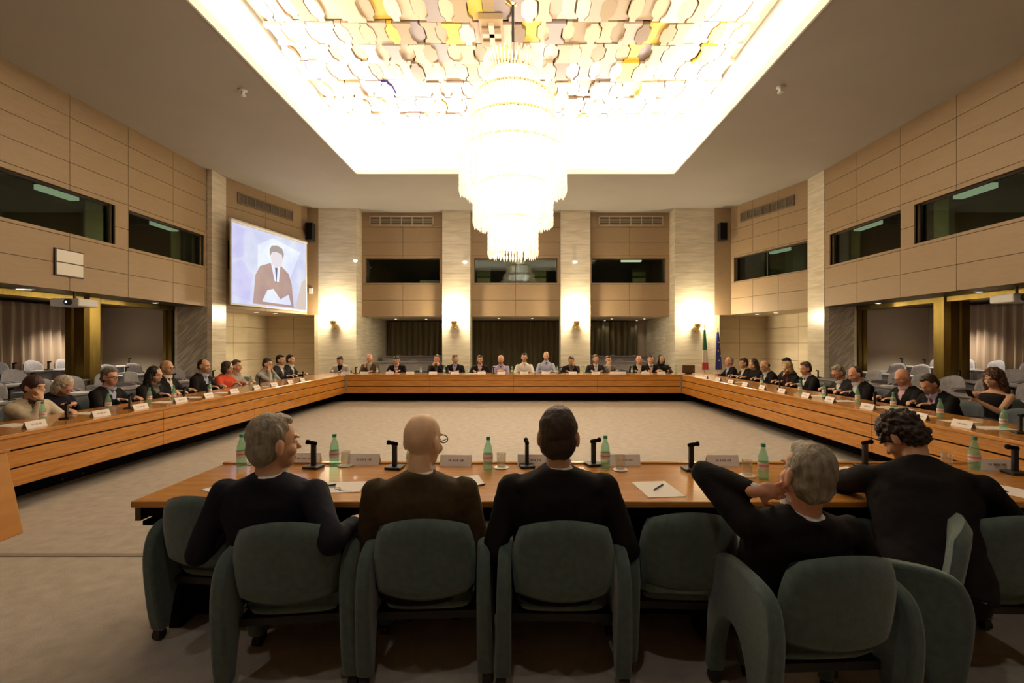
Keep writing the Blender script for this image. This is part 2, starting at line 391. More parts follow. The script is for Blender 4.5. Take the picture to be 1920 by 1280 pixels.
ujoints_side = [8.5-YB-1.26*i for i in range(-2, 9)]
HL = [(5.0-YB, 9.45-YB, 3.54, 4.31), (9.77-YB, 12.10-YB, 3.54, 4.31)]
_, XWL = panel_wall('wall_left', (XL, YB), (XL, 12.19), ujoints_side, ZJ, HL)
for q in HL: window(XWL, q)
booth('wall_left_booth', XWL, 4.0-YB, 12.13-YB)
HR = [(4.8-YB, 9.42-YB, 3.54, 4.31), (9.75-YB, 12.0-YB, 3.54, 4.31)]
_, XWR = panel_wall('wall_right', (XR, YB), (XR, 12.19), ujoints_side, ZJ, HR, flip=True)
for q in HR: window(XWR, q)
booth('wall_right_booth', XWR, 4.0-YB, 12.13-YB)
# angled corner walls
AL0, AL1 = (-7.87, 12.78), (-6.98, 15.62)
AR0, AR1 = (7.72, 12.9), (6.82, 15.62)
LA = math.dist(AL0, AL1); LR = math.dist(AR0, AR1)
ZA = [ZU, 3.04, 3.55, 4.4, 4.85, 5.25, HC]
HAL = [(.05, LA-.25, 3.58, 4.36)]; HAR = [(.05, LR-.12, 3.58, 4.36)]
_, XAL = panel_wall('wall_corner_left', AL0, AL1, [1.3], ZA, HAL)
_, XAR = panel_wall('wall_corner_right', AR0, AR1, [1.0, 1.95], ZA, HAR, flip=True)
window(XAL, HAL[0]); window(XAR, HAR[0], (1.5,))
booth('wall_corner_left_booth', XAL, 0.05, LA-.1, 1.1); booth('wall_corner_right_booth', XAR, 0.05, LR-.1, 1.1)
# back wall strips beside the corner columns (full height), bays between columns
YW = 16.2
def bay(name, xa, xb, hole, win=True, parts=()):
    L = xb-xa
    h = [(hole[0]-xa, hole[1]-xa, 3.63, 4.46)]
    o, X = panel_wall(name, (xa, YW), (xb, YW), [L*.5], [2.5, 3.05, 3.58, 4.55, 5.0, 5.5, HC], h)
    window(X, h[0], parts)
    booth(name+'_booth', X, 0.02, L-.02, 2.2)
    return X
xl1, xl2, xr1, xr2 = -6.625, -5.39, 4.99, 6.29
XB1 = bay('wall_back_left', xl2, -2.63, (-5.27, -2.76))
XB2 = bay('wall_back_middle', -1.71, 1.30, (-1.60, 1.21), parts=(1.5,))
XB3 = bay('wall_back_right', 2.28, xr1, (2.36, 4.86))
S(MB().box((-7.2, 15.64, ZU-.02), (xl1, 15.9, HC)).obj('wall_strip_left', 'panel'))
S(MB().box((xr2, 15.64, ZU-.02), (7.05, 15.9, HC)).obj('wall_strip_right', 'panel'))
S(MB().box((-6.75, 15.64, 0), (xl1, 15.9, ZU-.02)).obj('wall_strip_left_lower', 'panel_pale'))
S(MB().box((xr2, 15.64, 0), (6.45, 15.9, ZU-.02)).obj('wall_strip_right_lower', 'panel_pale'))
# underside slabs of galleries
c = MB().box((XOL, YB, ZU-.0), (XL-.08, 12.19, ZU+.1)).box((XOL, 12.19, ZU), (-8.85, 12.75, ZU+.1)); S(c.obj('ceiling_gallery_left', 'dark_metal'))
c = MB().box((XR+.08, YB, ZU), (XOR, 12.19, ZU+.1)).box((8.55, 12.19, ZU), (XOR, 12.85, ZU+.1)); S(c.obj('ceiling_gallery_right', 'dark_metal'))
for nm, a0, a1, s in (('ceiling_corner_left', AL0, AL1, -1), ('ceiling_corner_right', AR0, AR1, 1)):
    c = MB().prism([(a0[0]+s*.08, a0[1]), (a1[0]+s*.08, a1[1]), (a1[0]+s*.08, 17.2), (a0[0]+s*1.6, 17.2), (a0[0]+s*1.6, a0[1])], ZU, ZU+.1)
    S(c.obj(nm, 'panel_pale'))
S(MB().box((-5.6, YW+.08, 2.5), (5.2, 19.5, 2.6)).obj('ceiling_gallery_back', 'grey_wall'))
# lower recess behind the corners
def courses(name, P0, P1, flip, mt='panel_pale'):
    L = math.dist(P0, P1); return panel_wall(name, P0, P1, [L*.5], [0, .5, 1.05, 1.6, 2.1, ZU], [], mt, flip=flip)
courses('wall_recess_left', (-9.35, 16.9), (-6.7, 16.9), False)
courses('wall_recess_left_side', (-8.95, 12.9), (-8.95, 16.9), False)
courses('wall_recess_right', (6.4, 16.9), (8.95, 16.9), False)
courses('wall_recess_right_side', (8.6, 12.95), (8.6, 16.9), True)
# outer walls under galleries
S(MB().box((XOL-.1, YB, 0), (XOL, 12.75, ZU)).obj('wall_outer_left', 'grey_wall'))
S(MB().box((XOR, YB, 0), (XOR+.1, 12.75, ZU)).obj('wall_outer_right', 'grey_wall'))
S(MB().box((XOL, 12.62, 0), (-8.85, 12.75, ZU)).obj('wall_end_left', 'grey_wall'))
S(MB().box((8.55, 12.62, 0), (XOR, 12.75, ZU)).obj('wall_end_right', 'grey_wall'))
S(MB().box((-12.5, YB-.3, 0), (12.2, YB, HC)).obj('wall_front', 'panel'))
S(MB().box((-5.6, 19.3, 0), (5.2, 19.5, 2.6)).obj('wall_back_outer', 'grey_wall'))
S(MB().box((-5.6, 16.61, 0), (-5.39, 19.3, 2.5)).obj('wall_back_side_left', 'travertine'))
S(MB().box((4.99, 16.61, 0), (5.2, 19.3, 2.5)).obj('wall_back_side_right', 'travertine'))

# columns
def column(label, a, b, mt='travertine', seams=(1.05, 2.0, 2.95, 3.9, 4.85)):
    t = thing('marble_column', label, 'column', ((a[0]+b[0])/2, (a[1]+b[1])/2, 0))
    w2, d2 = (b[0]-a[0])/2, (b[1]-a[1])/2
    c = MB(); zz = [0.0]+list(seams)+[HC]
    for i in range(len(zz)-1): c.box((-w2, -d2, zz[i]+(.004 if i else 0)), (w2, d2, zz[i+1]))
    c.obj('shaft', mt, t)
    MB().box((-w2-.012, -d2-.012, 0), (w2+.012, d2+.012, .14)).obj('plinth', 'veined_marble', t)
    return t
column('wide travertine corner column left of the back wall', (xl1, 15.65), (xl2, 16.6))
column('narrow travertine column right of the first back bay', (-2.63, 15.9), (-1.707, 16.6))
column('narrow travertine column right of the chandelier on the back wall', (1.30, 15.9), (2.28, 16.6))
column('wide travertine corner column beside the two flags', (xr1, 15.65), (xr2, 16.6))
def side_column(label, xf, y0, y1, xb):
    t = thing('marble_pier', label, 'column', (0, 0, 0))
    s = 1 if xb > xf else -1
    e = .12
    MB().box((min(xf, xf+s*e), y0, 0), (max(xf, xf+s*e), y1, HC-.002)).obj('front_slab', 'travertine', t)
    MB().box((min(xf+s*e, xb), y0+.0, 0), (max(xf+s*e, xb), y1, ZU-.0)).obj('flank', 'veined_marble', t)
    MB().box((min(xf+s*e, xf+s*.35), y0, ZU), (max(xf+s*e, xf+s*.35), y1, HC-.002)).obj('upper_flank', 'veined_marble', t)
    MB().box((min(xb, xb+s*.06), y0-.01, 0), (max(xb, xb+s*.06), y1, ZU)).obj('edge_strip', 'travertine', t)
side_column('veined marble pier beside the projection screen', -7.87, 12.2, 12.78, -8.75)
side_column('veined marble pier right of the flags', 7.69, 12.2, 12.9, 8.45)
# brass pillars + beams
def brass_pillar(label, x, y, w2=.25, d2=.2):
    t = thing('brass_pillar', label, 'pillar', (x, y, 0))
    c = MB(); ribs = [(-1, .6), (-.72, 1), (-.2, 1), (-.1, .85), (.05, .85), (.15, 1), (.8, 1), (1, .6)]
    poly = [(a*w2, -b*d2) for a, b in ribs] + [(a*w2, b*d2) for a, b in reversed(ribs)]
    c.prism(poly, 0, ZU-.001); c.obj('cladding', 'brass', t, smooth=30)
    MB().box((-w2*1.08, -d2*1.08, 0), (w2*1.08, d2*1.08, .12)).obj('base', 'dark_metal', t)
brass_pillar('brass-clad pillar under the left gallery behind the projector', -9.0, 9.85)
brass_pillar('brass-clad pillar against the left marble pier', -9.0, 12.38, .14)
brass_pillar('brass-clad pillar under the right gallery near the curtains', 8.72, 9.75)
brass_pillar('brass-clad pillar against the right marble pier', 8.66, 12.38, .14)
S(MB().box((-9.2, YB, ZU-.1), (-8.8, 12.2, ZU)).obj('trim_4', 'brass')); S(MB().box((8.5, YB, ZU-.1), (8.9, 12.2, ZU)).obj('trim_5', 'brass'))

# curtains
def curtain(label, P0, P1, z0, z1, mt, folds, amp=.06, group=None):
    P0 = Vector((*P0, 0)); P1 = Vector((*P1, 0)); L = (P1-P0).length; u = (P1-P0)/L; n = Vector((-u.y, u.x, 0))
    t = thing('curtain', label, 'curtain', ((P0+P1)/2)[:], 0, group); o = (P0+P1)/2
    N = folds*8; rs = []; rr = random.Random(folds)
    ph = [rr.random()*.8 for _ in range(folds+1)]
    fr = []
    for z in (z0, (z0+z1)/2, z1-.02):
        ring = []
        for i in range(N+1):
            a = 2*PI*i/8 + ph[i//8]*.3; k = amp*(1.0 if z < z1-.1 else .7)
            ring.append(P0 + u*(L*i/N) + n*(k*math.sin(a)+.02*math.sin(i*.37+z)) - o + Vector((0, 0, z)))
        for i in range(N, -1, -1):
            a = 2*PI*i/8 + ph[i//8]*.3; k = amp*(1.0 if z < z1-.1 else .7)
            ring.append(P0 + u*(L*i/N) + n*(k*math.sin(a)+.02*math.sin(i*.37+z)+.01) - o + Vector((0, 0, z)))
        rs.append(ring)
    MB().rings(rs).obj('drape', mt, t, smooth=60)
    a = P0-o; b = P1-o
    MB().tube([a+Vector((0,0,z1-.01)), b+Vector((0,0,z1-.01))], .015).obj('rail', 'dark_metal', t)
curtain('long brown curtain under the left gallery, left of the brass pillar', (-10.8, 1.5), (-10.8, 12.1), 0.02, ZU-.03, 'curtain', 50)
curtain('long brown curtain under the right gallery, right of the brass pillar', (10.5, 1.5), (10.5, 11.6), 0.02, ZU-.03, 'curtain', 48)
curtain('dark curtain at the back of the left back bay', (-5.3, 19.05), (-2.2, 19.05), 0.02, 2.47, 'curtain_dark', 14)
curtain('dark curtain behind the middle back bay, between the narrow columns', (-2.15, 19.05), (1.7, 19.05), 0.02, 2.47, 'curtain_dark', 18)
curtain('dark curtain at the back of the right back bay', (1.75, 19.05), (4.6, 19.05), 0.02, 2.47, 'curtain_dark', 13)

# vents
def vent(label, X, u0, u1, z0, z1, n, mt='vent_metal'):
    t = thing('air_vent', label, 'air vent', (X @ Vector(((u0+u1)/2, 0, (z0+z1)/2)))[:])
    XX = Matrix.Translation(-t.location) @ X
    MB().box((u0+.02, -.006, z0+.02), (u1-.02, -.002, z1-.02), XX).obj('backing', 'vent_dark', t)
    f = MB(); b = .035
    f.box((u0, -.03, z0), (u1, -.001, z0+b), XX); f.box((u0, -.03, z1-b), (u1, -.001, z1), XX)
    f.box((u0, -.03, z0), (u0+b, -.001, z1), XX); f.box((u1-b, -.03, z0), (u1, -.001, z1), XX)
    for i in range(1, n): uu = u0+(u1-u0)*i/n; f.box((uu-.015, -.028, z0), (uu+.015, -.001, z1), XX)
    f.obj('frame', mt, t)
    s = MB()
    for i in range(5): zz = z0+b+(z1-z0-2*b)*(i+.5)/5; s.box((u0+b, -.02, zz-.006), (u1-b, -.008, zz+.006), XX)
    s.obj('louvres', mt, t)
vent('wide slatted air vent above the left back bay', XB1, (693-978)/900*YW+5.39, (813-978)/900*YW+5.39, 5.56, 5.88, 6)
vent('wide slatted air vent above the right back bay', XB3, (1122-978)/900*YW-2.28, (1243-978)/900*YW-2.28, 5.56, 5.88, 6)
vent('dark air vent above the projection screen', XAL, .35, 2.35, 5.42, 5.72, 7, 'vent_brown')
vent('dark air vent high on the right corner wall', XAR, .45, 2.45, 5.42, 5.72, 7, 'vent_brown')

# things inside booths
def tube_lamp(label, X, u0, u1, d, z, mt='booth_tube', h=.07):
    t = thing('tube_light', label, 'ceiling light', (X @ Vector(((u0+u1)/2, d, z)))[:])
    XX = Matrix.Translation(-t.location) @ X
    MB().box((u0, d-.09, z-h), (u1, d+.09, z+.02), XX).obj('diffuser', mt, t)
    MB().box((u0-.02, d-.1, z+.02), (u1+.02, d+.1, z+.12), XX).obj('housing', 'dark_metal', t)
tube_lamp('greenish tube light in the nearer left booth window', XWL, 8.5-YB, 9.18-YB, .55, 4.39)
tube_lamp('greenish tube light in the farther left booth window', XWL, 11.14-YB, 11.84-YB, .55, 4.42)
tube_lamp('greenish tube light in the nearer right booth window', XWR, 8.4-YB, 9.08-YB, .55, 4.39)
tube_lamp('greenish tube light in the farther right booth window', XWR, 11.08-YB, 11.8-YB, .55, 4.42)
tube_lamp('small tube light in the right corner booth window', XAR, 1.1, 1.75, .5, 4.40)
tube_lamp('bright tube light in the right back booth window', XB3, 1.25, 1.95, .8, 4.55, 'booth_tube_bright')
for X, us in ((XWL, ((9.68-YB, 10.1-YB), (11.8-YB, 12.1-YB))), (XWR, ((9.55-YB, 9.9-YB), (11.8-YB, 12.1-YB)))):
    for i, (a, b) in enumerate(us):
        o = MB().box((a, .8 if i == 0 else .6, 2.76), (b, .83 if i == 0 else .63, 4.6), X).obj('booth_curtain', 'booth_light_wall')
        tag(o, ('pale green drape inside the %s %s booth window' % ('nearer' if i == 0 else 'farther', 'left' if X is XWL else 'right')), 'curtain')
o = MB().box((1.7, 1.2, 2.751), (2.45, 1.7, 3.88), XB1).obj('equipment_cabinet', 'white_plastic', bevel=.01); tag(o, 'white equipment cabinet showing at the sill of the left back booth window', 'cabinet')
for k, (X, u) in enumerate(((XB2, .35), (XB2, 2.35), (XB3, 1.9))):
    t = thing('equipment_rack', ['rack of grey equipment in the left half of the middle booth window', 'rack of grey equipment in the right half of the middle booth window', 'shelf rack in the right back booth window'][k], 'rack', (X @ Vector((u, .9, 2.75)))[:])
    MB().box((-.25, 0, 0), (.25, .4, 1.5)).obj('cabinet', 'dark_metal', t)
    for j in range(5): MB().box((-.23, -.02, .35+j*.22), (.23, .0, .5+j*.22)).obj('unit', 'vent_metal' if j % 2 else 'booth_light_wall', t)

# projection screen
scr = thing('projection_screen', 'white projection screen hanging left of the back wall, showing a man in a brown suit', 'screen', (-7.5, 12.44, 0), math.atan2(15.3-12.44, -6.87+7.5))
SW = math.hypot(15.3-12.44, .63)
emis('pic_bg', (.78, .80, 1.0), .92); emis('pic_white', (.86, .90, 1), 1.0); emis('pic_suit', (.64, .43, .36), .8); emis('pic_skin', (.90, .82, .85), .95)
emis('pic_hair', (.55, .46, .42), .8); emis('pic_lilac', (.72, .70, .96), .95); emis('pic_tie', (.28, .24, .34), .7); emis('pic_warm', (.82, .68, .60), .9)
for nm_ in ('pic_bg', 'pic_white', 'pic_suit', 'pic_lilac'):
    nt_ = M[nm_].node_tree; e_ = nt_.nodes['Emission']; c_ = list(e_.inputs[0].default_value)
    n_ = nt_.nodes.new('ShaderNodeTexNoise'); n_.inputs['Scale'].default_value = 1.6; n_.inputs['Detail'].default_value = 4
    r_ = nt_.nodes.new('ShaderNodeValToRGB'); r_.color_ramp.elements[0].position = .35; r_.color_ramp.elements[1].position = .65
    r_.color_ramp.elements[0].color = (c_[0]*.91, c_[1]*.90, c_[2]*.99, 1); r_.color_ramp.elements[1].color = (min(1, c_[0]*1.1), min(1, c_[1]*1.12), 1 if c_[2] > .8 else c_[2]*1.1, 1)
    tc_ = nt_.nodes.new('ShaderNodeTexCoord'); nt_.links.new(tc_.outputs['Object'], n_.inputs['Vector']); nt_.links.new(n_.outputs['Fac'], r_.inputs[0]); nt_.links.new(r_.outputs[0], e_.inputs[0])
z0, z1 = 2.64, 4.74; H = z1-z0
f = MB(); e = .04
f.box((-e, 0.0, z0-e), (SW+e, .04, z1+e)); f.obj('frame', 'white_plastic', scr)
MB().tube([(-e, .03, z1+.06), (SW+e, .03, z1+.06)], .05, 12).obj('roller_case', 'white_plastic', scr)
p = MB()
def flat(pts, lay, mi):
    p.mi = mi; p.prism([(a*SW, z0+b*H) for a, b in pts], -.002-lay*.002, -.0005-lay*.002, axis='y')
flat([(0, 0), (1, 0), (1, 1), (0, 1)], 0, 0)
flat([(.0, .55), (.12, .6), (.14, .95), (0, .98)], 1, 5); flat([(.0, .1), (.2, .05), (.24, .4), (.1, .55), (0, .5)], 1, 5)
flat([(.3, .5), (.75, .45), (.9, .85), (.5, .95), (.3, .8)], 1, 1); flat([(.82, .0), (1, 0), (1, .48), (.93, .42)], 1, 7)
flat([(.24, .02), (.27, .40), (.33, .53), (.47, .60), (.60, .60), (.72, .50), (.77, .35), (.80, .02)], 2, 2)
flat([(.47, .60), (.52, .36), (.58, .36), (.60, .60), (.55, .63)], 3, 1); flat([(.525, .55), (.545, .33), (.56, .55)], 4, 6)
flat([(.47, .66), (.49, .58), (.55, .55), (.61, .58), (.63, .66), (.63, .76), (.58, .80), (.51, .80), (.47, .75)], 4, 3)
flat([(.455, .68), (.45, .78), (.48, .84), (.55, .86), (.62, .84), (.65, .77), (.635, .68), (.62, .75), (.55, .77), (.48, .75)], 5, 4)
flat([(.35, .06), (.42, .22), (.50, .25), (.60, .12), (.72, .2), (.76, .05)], 5, 1)
p.obj('picture', ['pic_bg', 'pic_white', 'pic_suit', 'pic_skin', 'pic_hair', 'pic_lilac', 'pic_tie', 'pic_warm'], scr)

# wall clock board
t = thing('wall_board', 'square white two-part board in a black frame on the left gallery wall', 'wall panel', (XL, 8.47, 3.0))
MB().box((0, -.27, -.235), (.03, .27, .235)).obj('frame', 'black', t)
for a in (-.215, .01): MB().box((.028, -.25, a), (.04, .25, a+.205)).obj('panel', 'white_plaster', t)

# projectors
def projector(label, x, y, z, s):
    t = thing('projector', label, 'projector', (x, y, z))
    MB().box((-.26, -.2, -.07), (.26, .2, .07)).obj('body', 'white_plastic', t, bevel=.02)
    MB().lathe([(.055, -.03), (.055, .05), (.045, .06)], 20, Matrix.Translation((s*.09, -.2, 0)) @ Matrix.Rotation(PI/2, 4, 'X')).obj('lens_ring', 'black', t, smooth=40)
    MB().lathe([(.03, .055), (.005, .066)], 16, Matrix.Translation((s*.09, -.2, 0)) @ Matrix.Rotation(PI/2, 4, 'X')).obj('lens', 'projector_lens', t)
    MB().tube([(0, 0, .07), (0, 0, .2)], .02).obj('mount', 'dark_metal', t)
projector('white ceiling projector under the edge of the left gallery', -8.15, 8.75, 2.33, 1)
projector('white ceiling projector under the edge of the right gallery', 8.15, 7.9, 2.33, -1)
# small downlights under galleries
def downlight(x, y, z, label, r=.05, p=12):
    t = thing('downlight', label, 'downlight', (x, y, z), 0, 'downlights under the galleries')
    MB().lathe([(r*1.35, -.015), (r*1.35, 0), (r, 0), (r, -.015)], 16, closed=False).obj('ring', 'white_plastic', t)
    MB().lathe([(r, -.012), (.002, -.02)], 16).obj('lamp', 'lamp_spot', t)
    spot('downlight_lamp', (x, y, z-.04), (0, 0, 0), p, (1, .88, .68), 1.9)
def px(x, y, Z):                                    # point on the horizontal plane Z seen at pixel (x, y)
    Y = (CAMZ-Z)*F/(y-CY); return ((x-CX)/F*Y, Y)
dl = [(742, 597.5, 'left of the two downlights in the left back bay'), (799, 597.5, 'right of the two downlights in the left back bay'), (935, 596, 'left downlight under the middle back bay'), (998, 596, 'right downlight under the middle back bay'),
      (1134, 600, 'nearer left downlight in the right back bay'), (1147, 597, 'farther left downlight in the right back bay'), (1194, 600, 'nearer right downlight in the right back bay'), (1208, 597, 'farther right downlight in the right back bay')]
for x, y, s in dl: X_, Y_ = px(x, y, 2.5); downlight(X_, Y_, 2.499, s, .05, 5)
for x, y, s in ((480, 583, 'left of the two downlights below the projection screen'), (515, 587, 'right of the two downlights below the projection screen'), (1420, 587, 'left downlight under the right corner wall'), (1455, 584, 'right downlight under the right corner wall')):
    yy = {480: 14.3, 515: 15.0, 1420: 15.3, 1455: 14.6}[x]
    downlight((x-CX)/F*yy, yy, ZU-.001, s, .06, 45)
downlight(-8.4, 11.0, ZU-.001, 'small downlight under the left gallery beside the projector', .05, 10)
downlight(-8.5, 8.2, ZU-.001, 'bright downlight under the left gallery at the picture edge', .10, 60)
downlight(8.25, 11.1, ZU-.001, 'small downlight under the right gallery beside the marble pier', .05, 10)
downlight(8.2, 8.6, ZU-.001, 'small downlight under the right gallery beside the brass pillar', .05, 10)
for i, y in enumerate((2.5, 5.5)):
    downlight(-9.9, y, ZU-.001, '%s downlight over the left audience rows' % ('nearer', 'farther')[i], .08, 170); downlight(9.6, y, ZU-.001, '%s downlight over the right audience rows' % ('nearer', 'farther')[i], .08, 170)
downlight(-10.0, 11, ZU-.001, 'downlight over the far end of the left audience rows', .08, 230); downlight(9.7, 11, ZU-.001, 'downlight over the far end of the right audience rows', .08, 230)

for x, nm in ((-3.2, 'left'), (-.2, 'middle'), (3.0, 'right')):  # unseen fill fixtures, added to brighten the chair backs and name cards
    t = thing('downlight', '%s added fill downlight above the camera end of the room' % nm, 'downlight', (x, .2, HC-.001), 0, 'added fill downlights at the camera end')
    MB().lathe([(.13, -.02), (.13, 0), (.10, 0), (.10, -.02)], 20, closed=False).obj('ring', 'white_plastic', t)
    MB().lathe([(.10, -.012), (.002, -.02)], 20).obj('lamp', 'lamp_spot', t)
    spot('downlight_lamp', (x, .2, HC-.06), (.38, 0, 0), 75, (1, .93, .82), 1.5, .9, .1)
# sconces
def sconce(label, x, y, z, p=170):
    t = thing('wall_sconce', label, 'wall lamp', (x, y, z), 0, 'wall sconces on the back columns')
    MB().lathe([(.045, 0), (.045, .02), (.02, .03)], 16, Matrix.Rotation(PI/2, 4, 'X')).obj('wall_plate', 'brass_bright', t, smooth=40)
    MB().tube([(0, -.02, 0), (0, -.09, -.05), (0, -.16, -.03), (0, -.17, .06)], .012).obj('arm', 'brass_bright', t, smooth=60)
    MB().lathe([(.02, .0), (.07, .03), (.10, .09), (.115, .17), (.108, .17), (.09, .09), (.06, .04), (.01, .02)], 20, Matrix.Translation((0, -.17, .05))).obj('shade', 'brass_bright', t, smooth=60)
    MB().ell((0, -.17, .19), (.05, .05, .07)).obj('bulb', 'lamp_white', t, smooth=180)
    point('sconce_lamp', (x, y-.30, z+.44), p, (1, .84, .55), .12)
sconce('brass uplight sconce on the left corner column', (629-978)/900*15.65, 15.648, 2.10)
sconce('brass uplight sconce on the narrow column left of the chandelier', (853-978)/900*15.9, 15.898, 2.10)
sconce('brass uplight sconce on the narrow column right of the chandelier', (1080-978)/900*15.9, 15.898, 2.10)
sconce('brass uplight sconce on the right corner column near the flags', (1304-978)/900*15.65, 15.648, 2.0)
for x, lab, yy in ((667, 'small lit spotlight on the right edge of the left corner column', 15.65), (872, 'small lit spotlight on the narrow column left of the chandelier', 15.9), (1078, 'small lit spotlight on the narrow column right of the chandelier', 15.9)):
    t = thing('wall_spotlight', lab, 'wall lamp', ((x-978)/900*yy, yy, 4.28))
    MB().ell((0, -.035, 0), (.07, .035, .045)).obj('lens', 'lamp_spot', t, smooth=180)
    MB().box((-.05, -.02, -.05), (.05, 0, .05)).obj('housing', 'white_plastic', t)
# loudspeakers, small box, sprinklers
for x, lab in ((-6.82, 'black loudspeaker high on the wall right of the projection screen'), (6.48, 'black loudspeaker high on the wall right of the flags')):
    t = thing('loudspeaker', lab, 'loudspeaker', (x, 15.48, 5.2))
    MB().box((-.12, -.1, -.3), (.12, .12, .27)).obj('cabinet', 'black', t, bevel=.015)
    MB().box((-.105, -.112, -.28), (.105, -.1, .25)).obj('grille', 'black_matte', t)
    MB().box((-.02, .12, -.05), (.02, .16, .05)).obj('bracket', 'dark_metal', t)
o = MB().box((-.06, -.04, -.09), (.06, 0, .09)).obj('wall_box', 'white_plastic', bevel=.01, loc=(-6.86, 15.638, 3.3)); tag(o, 'small white control box on the wall below the left loudspeaker', 'wall box')
for x, y, lab in ((-4.85, 8.35, 'small sprinkler on the ceiling left of the coffer'), (4.45, 8.25, 'small sprinkler on the ceiling right of the coffer')):
    t = thing('ceiling_sprinkler', lab, 'sprinkler', (x, y, HC))
    MB().lathe([(.07, 0), (.07, -.015), (.03, -.03), (.03, -.08), (.05, -.09), (.05, -.10), (.01, -.11)], 16).obj('head', 'white_plastic', t, smooth=40)

# chandelier
ch = thing('chandelier', 'huge tiered crystal chandelier glowing white in the middle of the coffer', 'chandelier', (-.14, 7.8, 0))
MB().tube([(0, 0, 5.9), (0, 0, HT)], .022).obj('stem', 'dark_metal', ch)
MB().lathe([(.16, HT-.001), (.14, HT-.06), (.03, HT-.12)], 20).obj('ceiling_rose', 'brass_bright', ch)
tiers = [(.40, 2.97, 3.62), (.64, 3.46, 4.15), (.86, 3.98, 4.72), (.80, 4.6, 5.15), (.66, 5.05, 5.6), (.42, 5.5, 6.02)]
rr = random.Random(5)
for k, (R_, za, zb) in enumerate(tiers):
    MB().lathe([(R_*.45, za+.16), (R_*.66, za+.20), (R_*.68, zb-.04), (R_*.5, zb-.02)], 24).obj('glowing_core', 'crystal_core', ch, smooth=50)
    MB().lathe([(R_-.06, zb-.03), (R_-.06, zb), (R_-.08, zb), (R_-.08, zb-.03)], 32, closed=False).obj('ring', 'brass_bright', ch)
    s = MB()
    for ringr, drop in ((R_, 0), (R_*.92, .05), (R_*.84, .02)):
        n = int(2*PI*ringr/.052)
        for i in range(n):
            a = 2*PI*(i+rr.random()*.4)/n; cx, cy = ringr*math.cos(a), ringr*math.sin(a)
            l0 = za + drop*(-.3) + rr.random()*.07
            X = Matrix.Translation((cx, cy, 0)) @ Matrix.Rotation(a, 4, 'Z')
            prof2 = [(.003, l0), (.017, l0+.05), (.014, l0+.10)]
            z = l0+.10
            while z < zb-.12: prof2 += [(.005, z+.01), (.014, z+.04), (.014, z+.075)]; z += .085
            prof2.append((.004, zb)); s.lathe(prof2, 5, X)
    if k in (2, 5):     # curling / upright drops on the rim
        n = 44
        for i in range(n):
            a = 2*PI*i/n; X = Matrix.Rotation(a, 4, 'Z')
            if k == 5: pts = [(R_*.95, 0, zb-.05), (R_*1.02, 0, zb+.08), (R_*1.12, 0, zb+.17)]
            else: pts = [(R_, 0, zb), (R_*1.06, 0, zb+.08), (R_*1.12, 0, zb+.02), (R_*1.14, 0, zb-.22)]
            s.tube(pts, [.012, .018, .018, .008][:len(pts)], 5, X)
    o = s.obj('crystal_drops', 'crystal', ch); o['kind'] = 'stuff'

# ------------------------------------------------------------------ tables
TX0, TX1, TY = -4.755, 4.32, 12.97     # inner edges of the big table ring
TD = .85
def fascia(root, P0, P1, inward, mt, ext=(0, 0)):
    """three boards with dark grooves and the recessed plinth; inward = unit vector from the fascia into the table"""
    P0 = Vector(P0); P1 = Vector(P1); L = (P1-P0).length; u = (P1-P0)/L; n = Vector(inward)
    X = Matrix(((u.x, n.x, 0, P0.x), (u.y, n.y, 0, P0.y), (0, 0, 1, 0), (0, 0, 0, 1)))
    k = max(1, round(L/2.4))
    for z0, z1 in ((.60, .712), (.43, .585), (.25, .415)):
        for i in range(k):
            MB().box((L*i/k+.003, .012, z0), (L*(i+1)/k-.003, .04, z1), X).obj('fascia_board', mt, root, bevel=.004)
    MB().box((0, .04, .27), (L, .06, .70), X).obj('backing_panel', 'black_matte', root)
    MB().box((-ext[0], .50, 0), (L+ext[1], .56, .70), X).obj('plinth', 'black_matte', root)
def long_table(label, a, b, fa, fb, inward, mt, ext=(0, 0)):
    t = thing('conference_table', label, 'table', (0, 0, 0))
    MB().box((a[0], a[1], .713), (b[0], b[1], .75)).obj('tabletop', mt, t, bevel=.006)
    fascia(t, fa, fb, inward, mt, ext); return t
long_table('long wooden conference table on the left side of the room', (TX0-TD, 4.2, 0), (TX0, TY-.003, 0), (TX0, 4.2, 0), (TX0, TY-.02, 0), (-1, 0, 0), 'wood_y', (0, .50))
long_table('long wooden conference table on the right side of the room', (TX1, 3.6, 0), (TX1+TD, TY-.003, 0), (TX1, 3.6, 0), (TX1, TY-.02, 0), (1, 0, 0), 'wood_y', (0, .50))
ft = long_table('long wooden conference table across the far end', (TX0-TD, TY, 0), (TX1+TD, TY+TD, 0), (TX0, TY, 0), (TX1, TY, 0), (0, 1, 0), 'wood', (.56, .56))
for x in (TX0, TX1): MB().box((x-.025, TY-.018, .25), (x+.025, TY+.012, .712)).obj('corner_strip', 'grey_metal', ft)
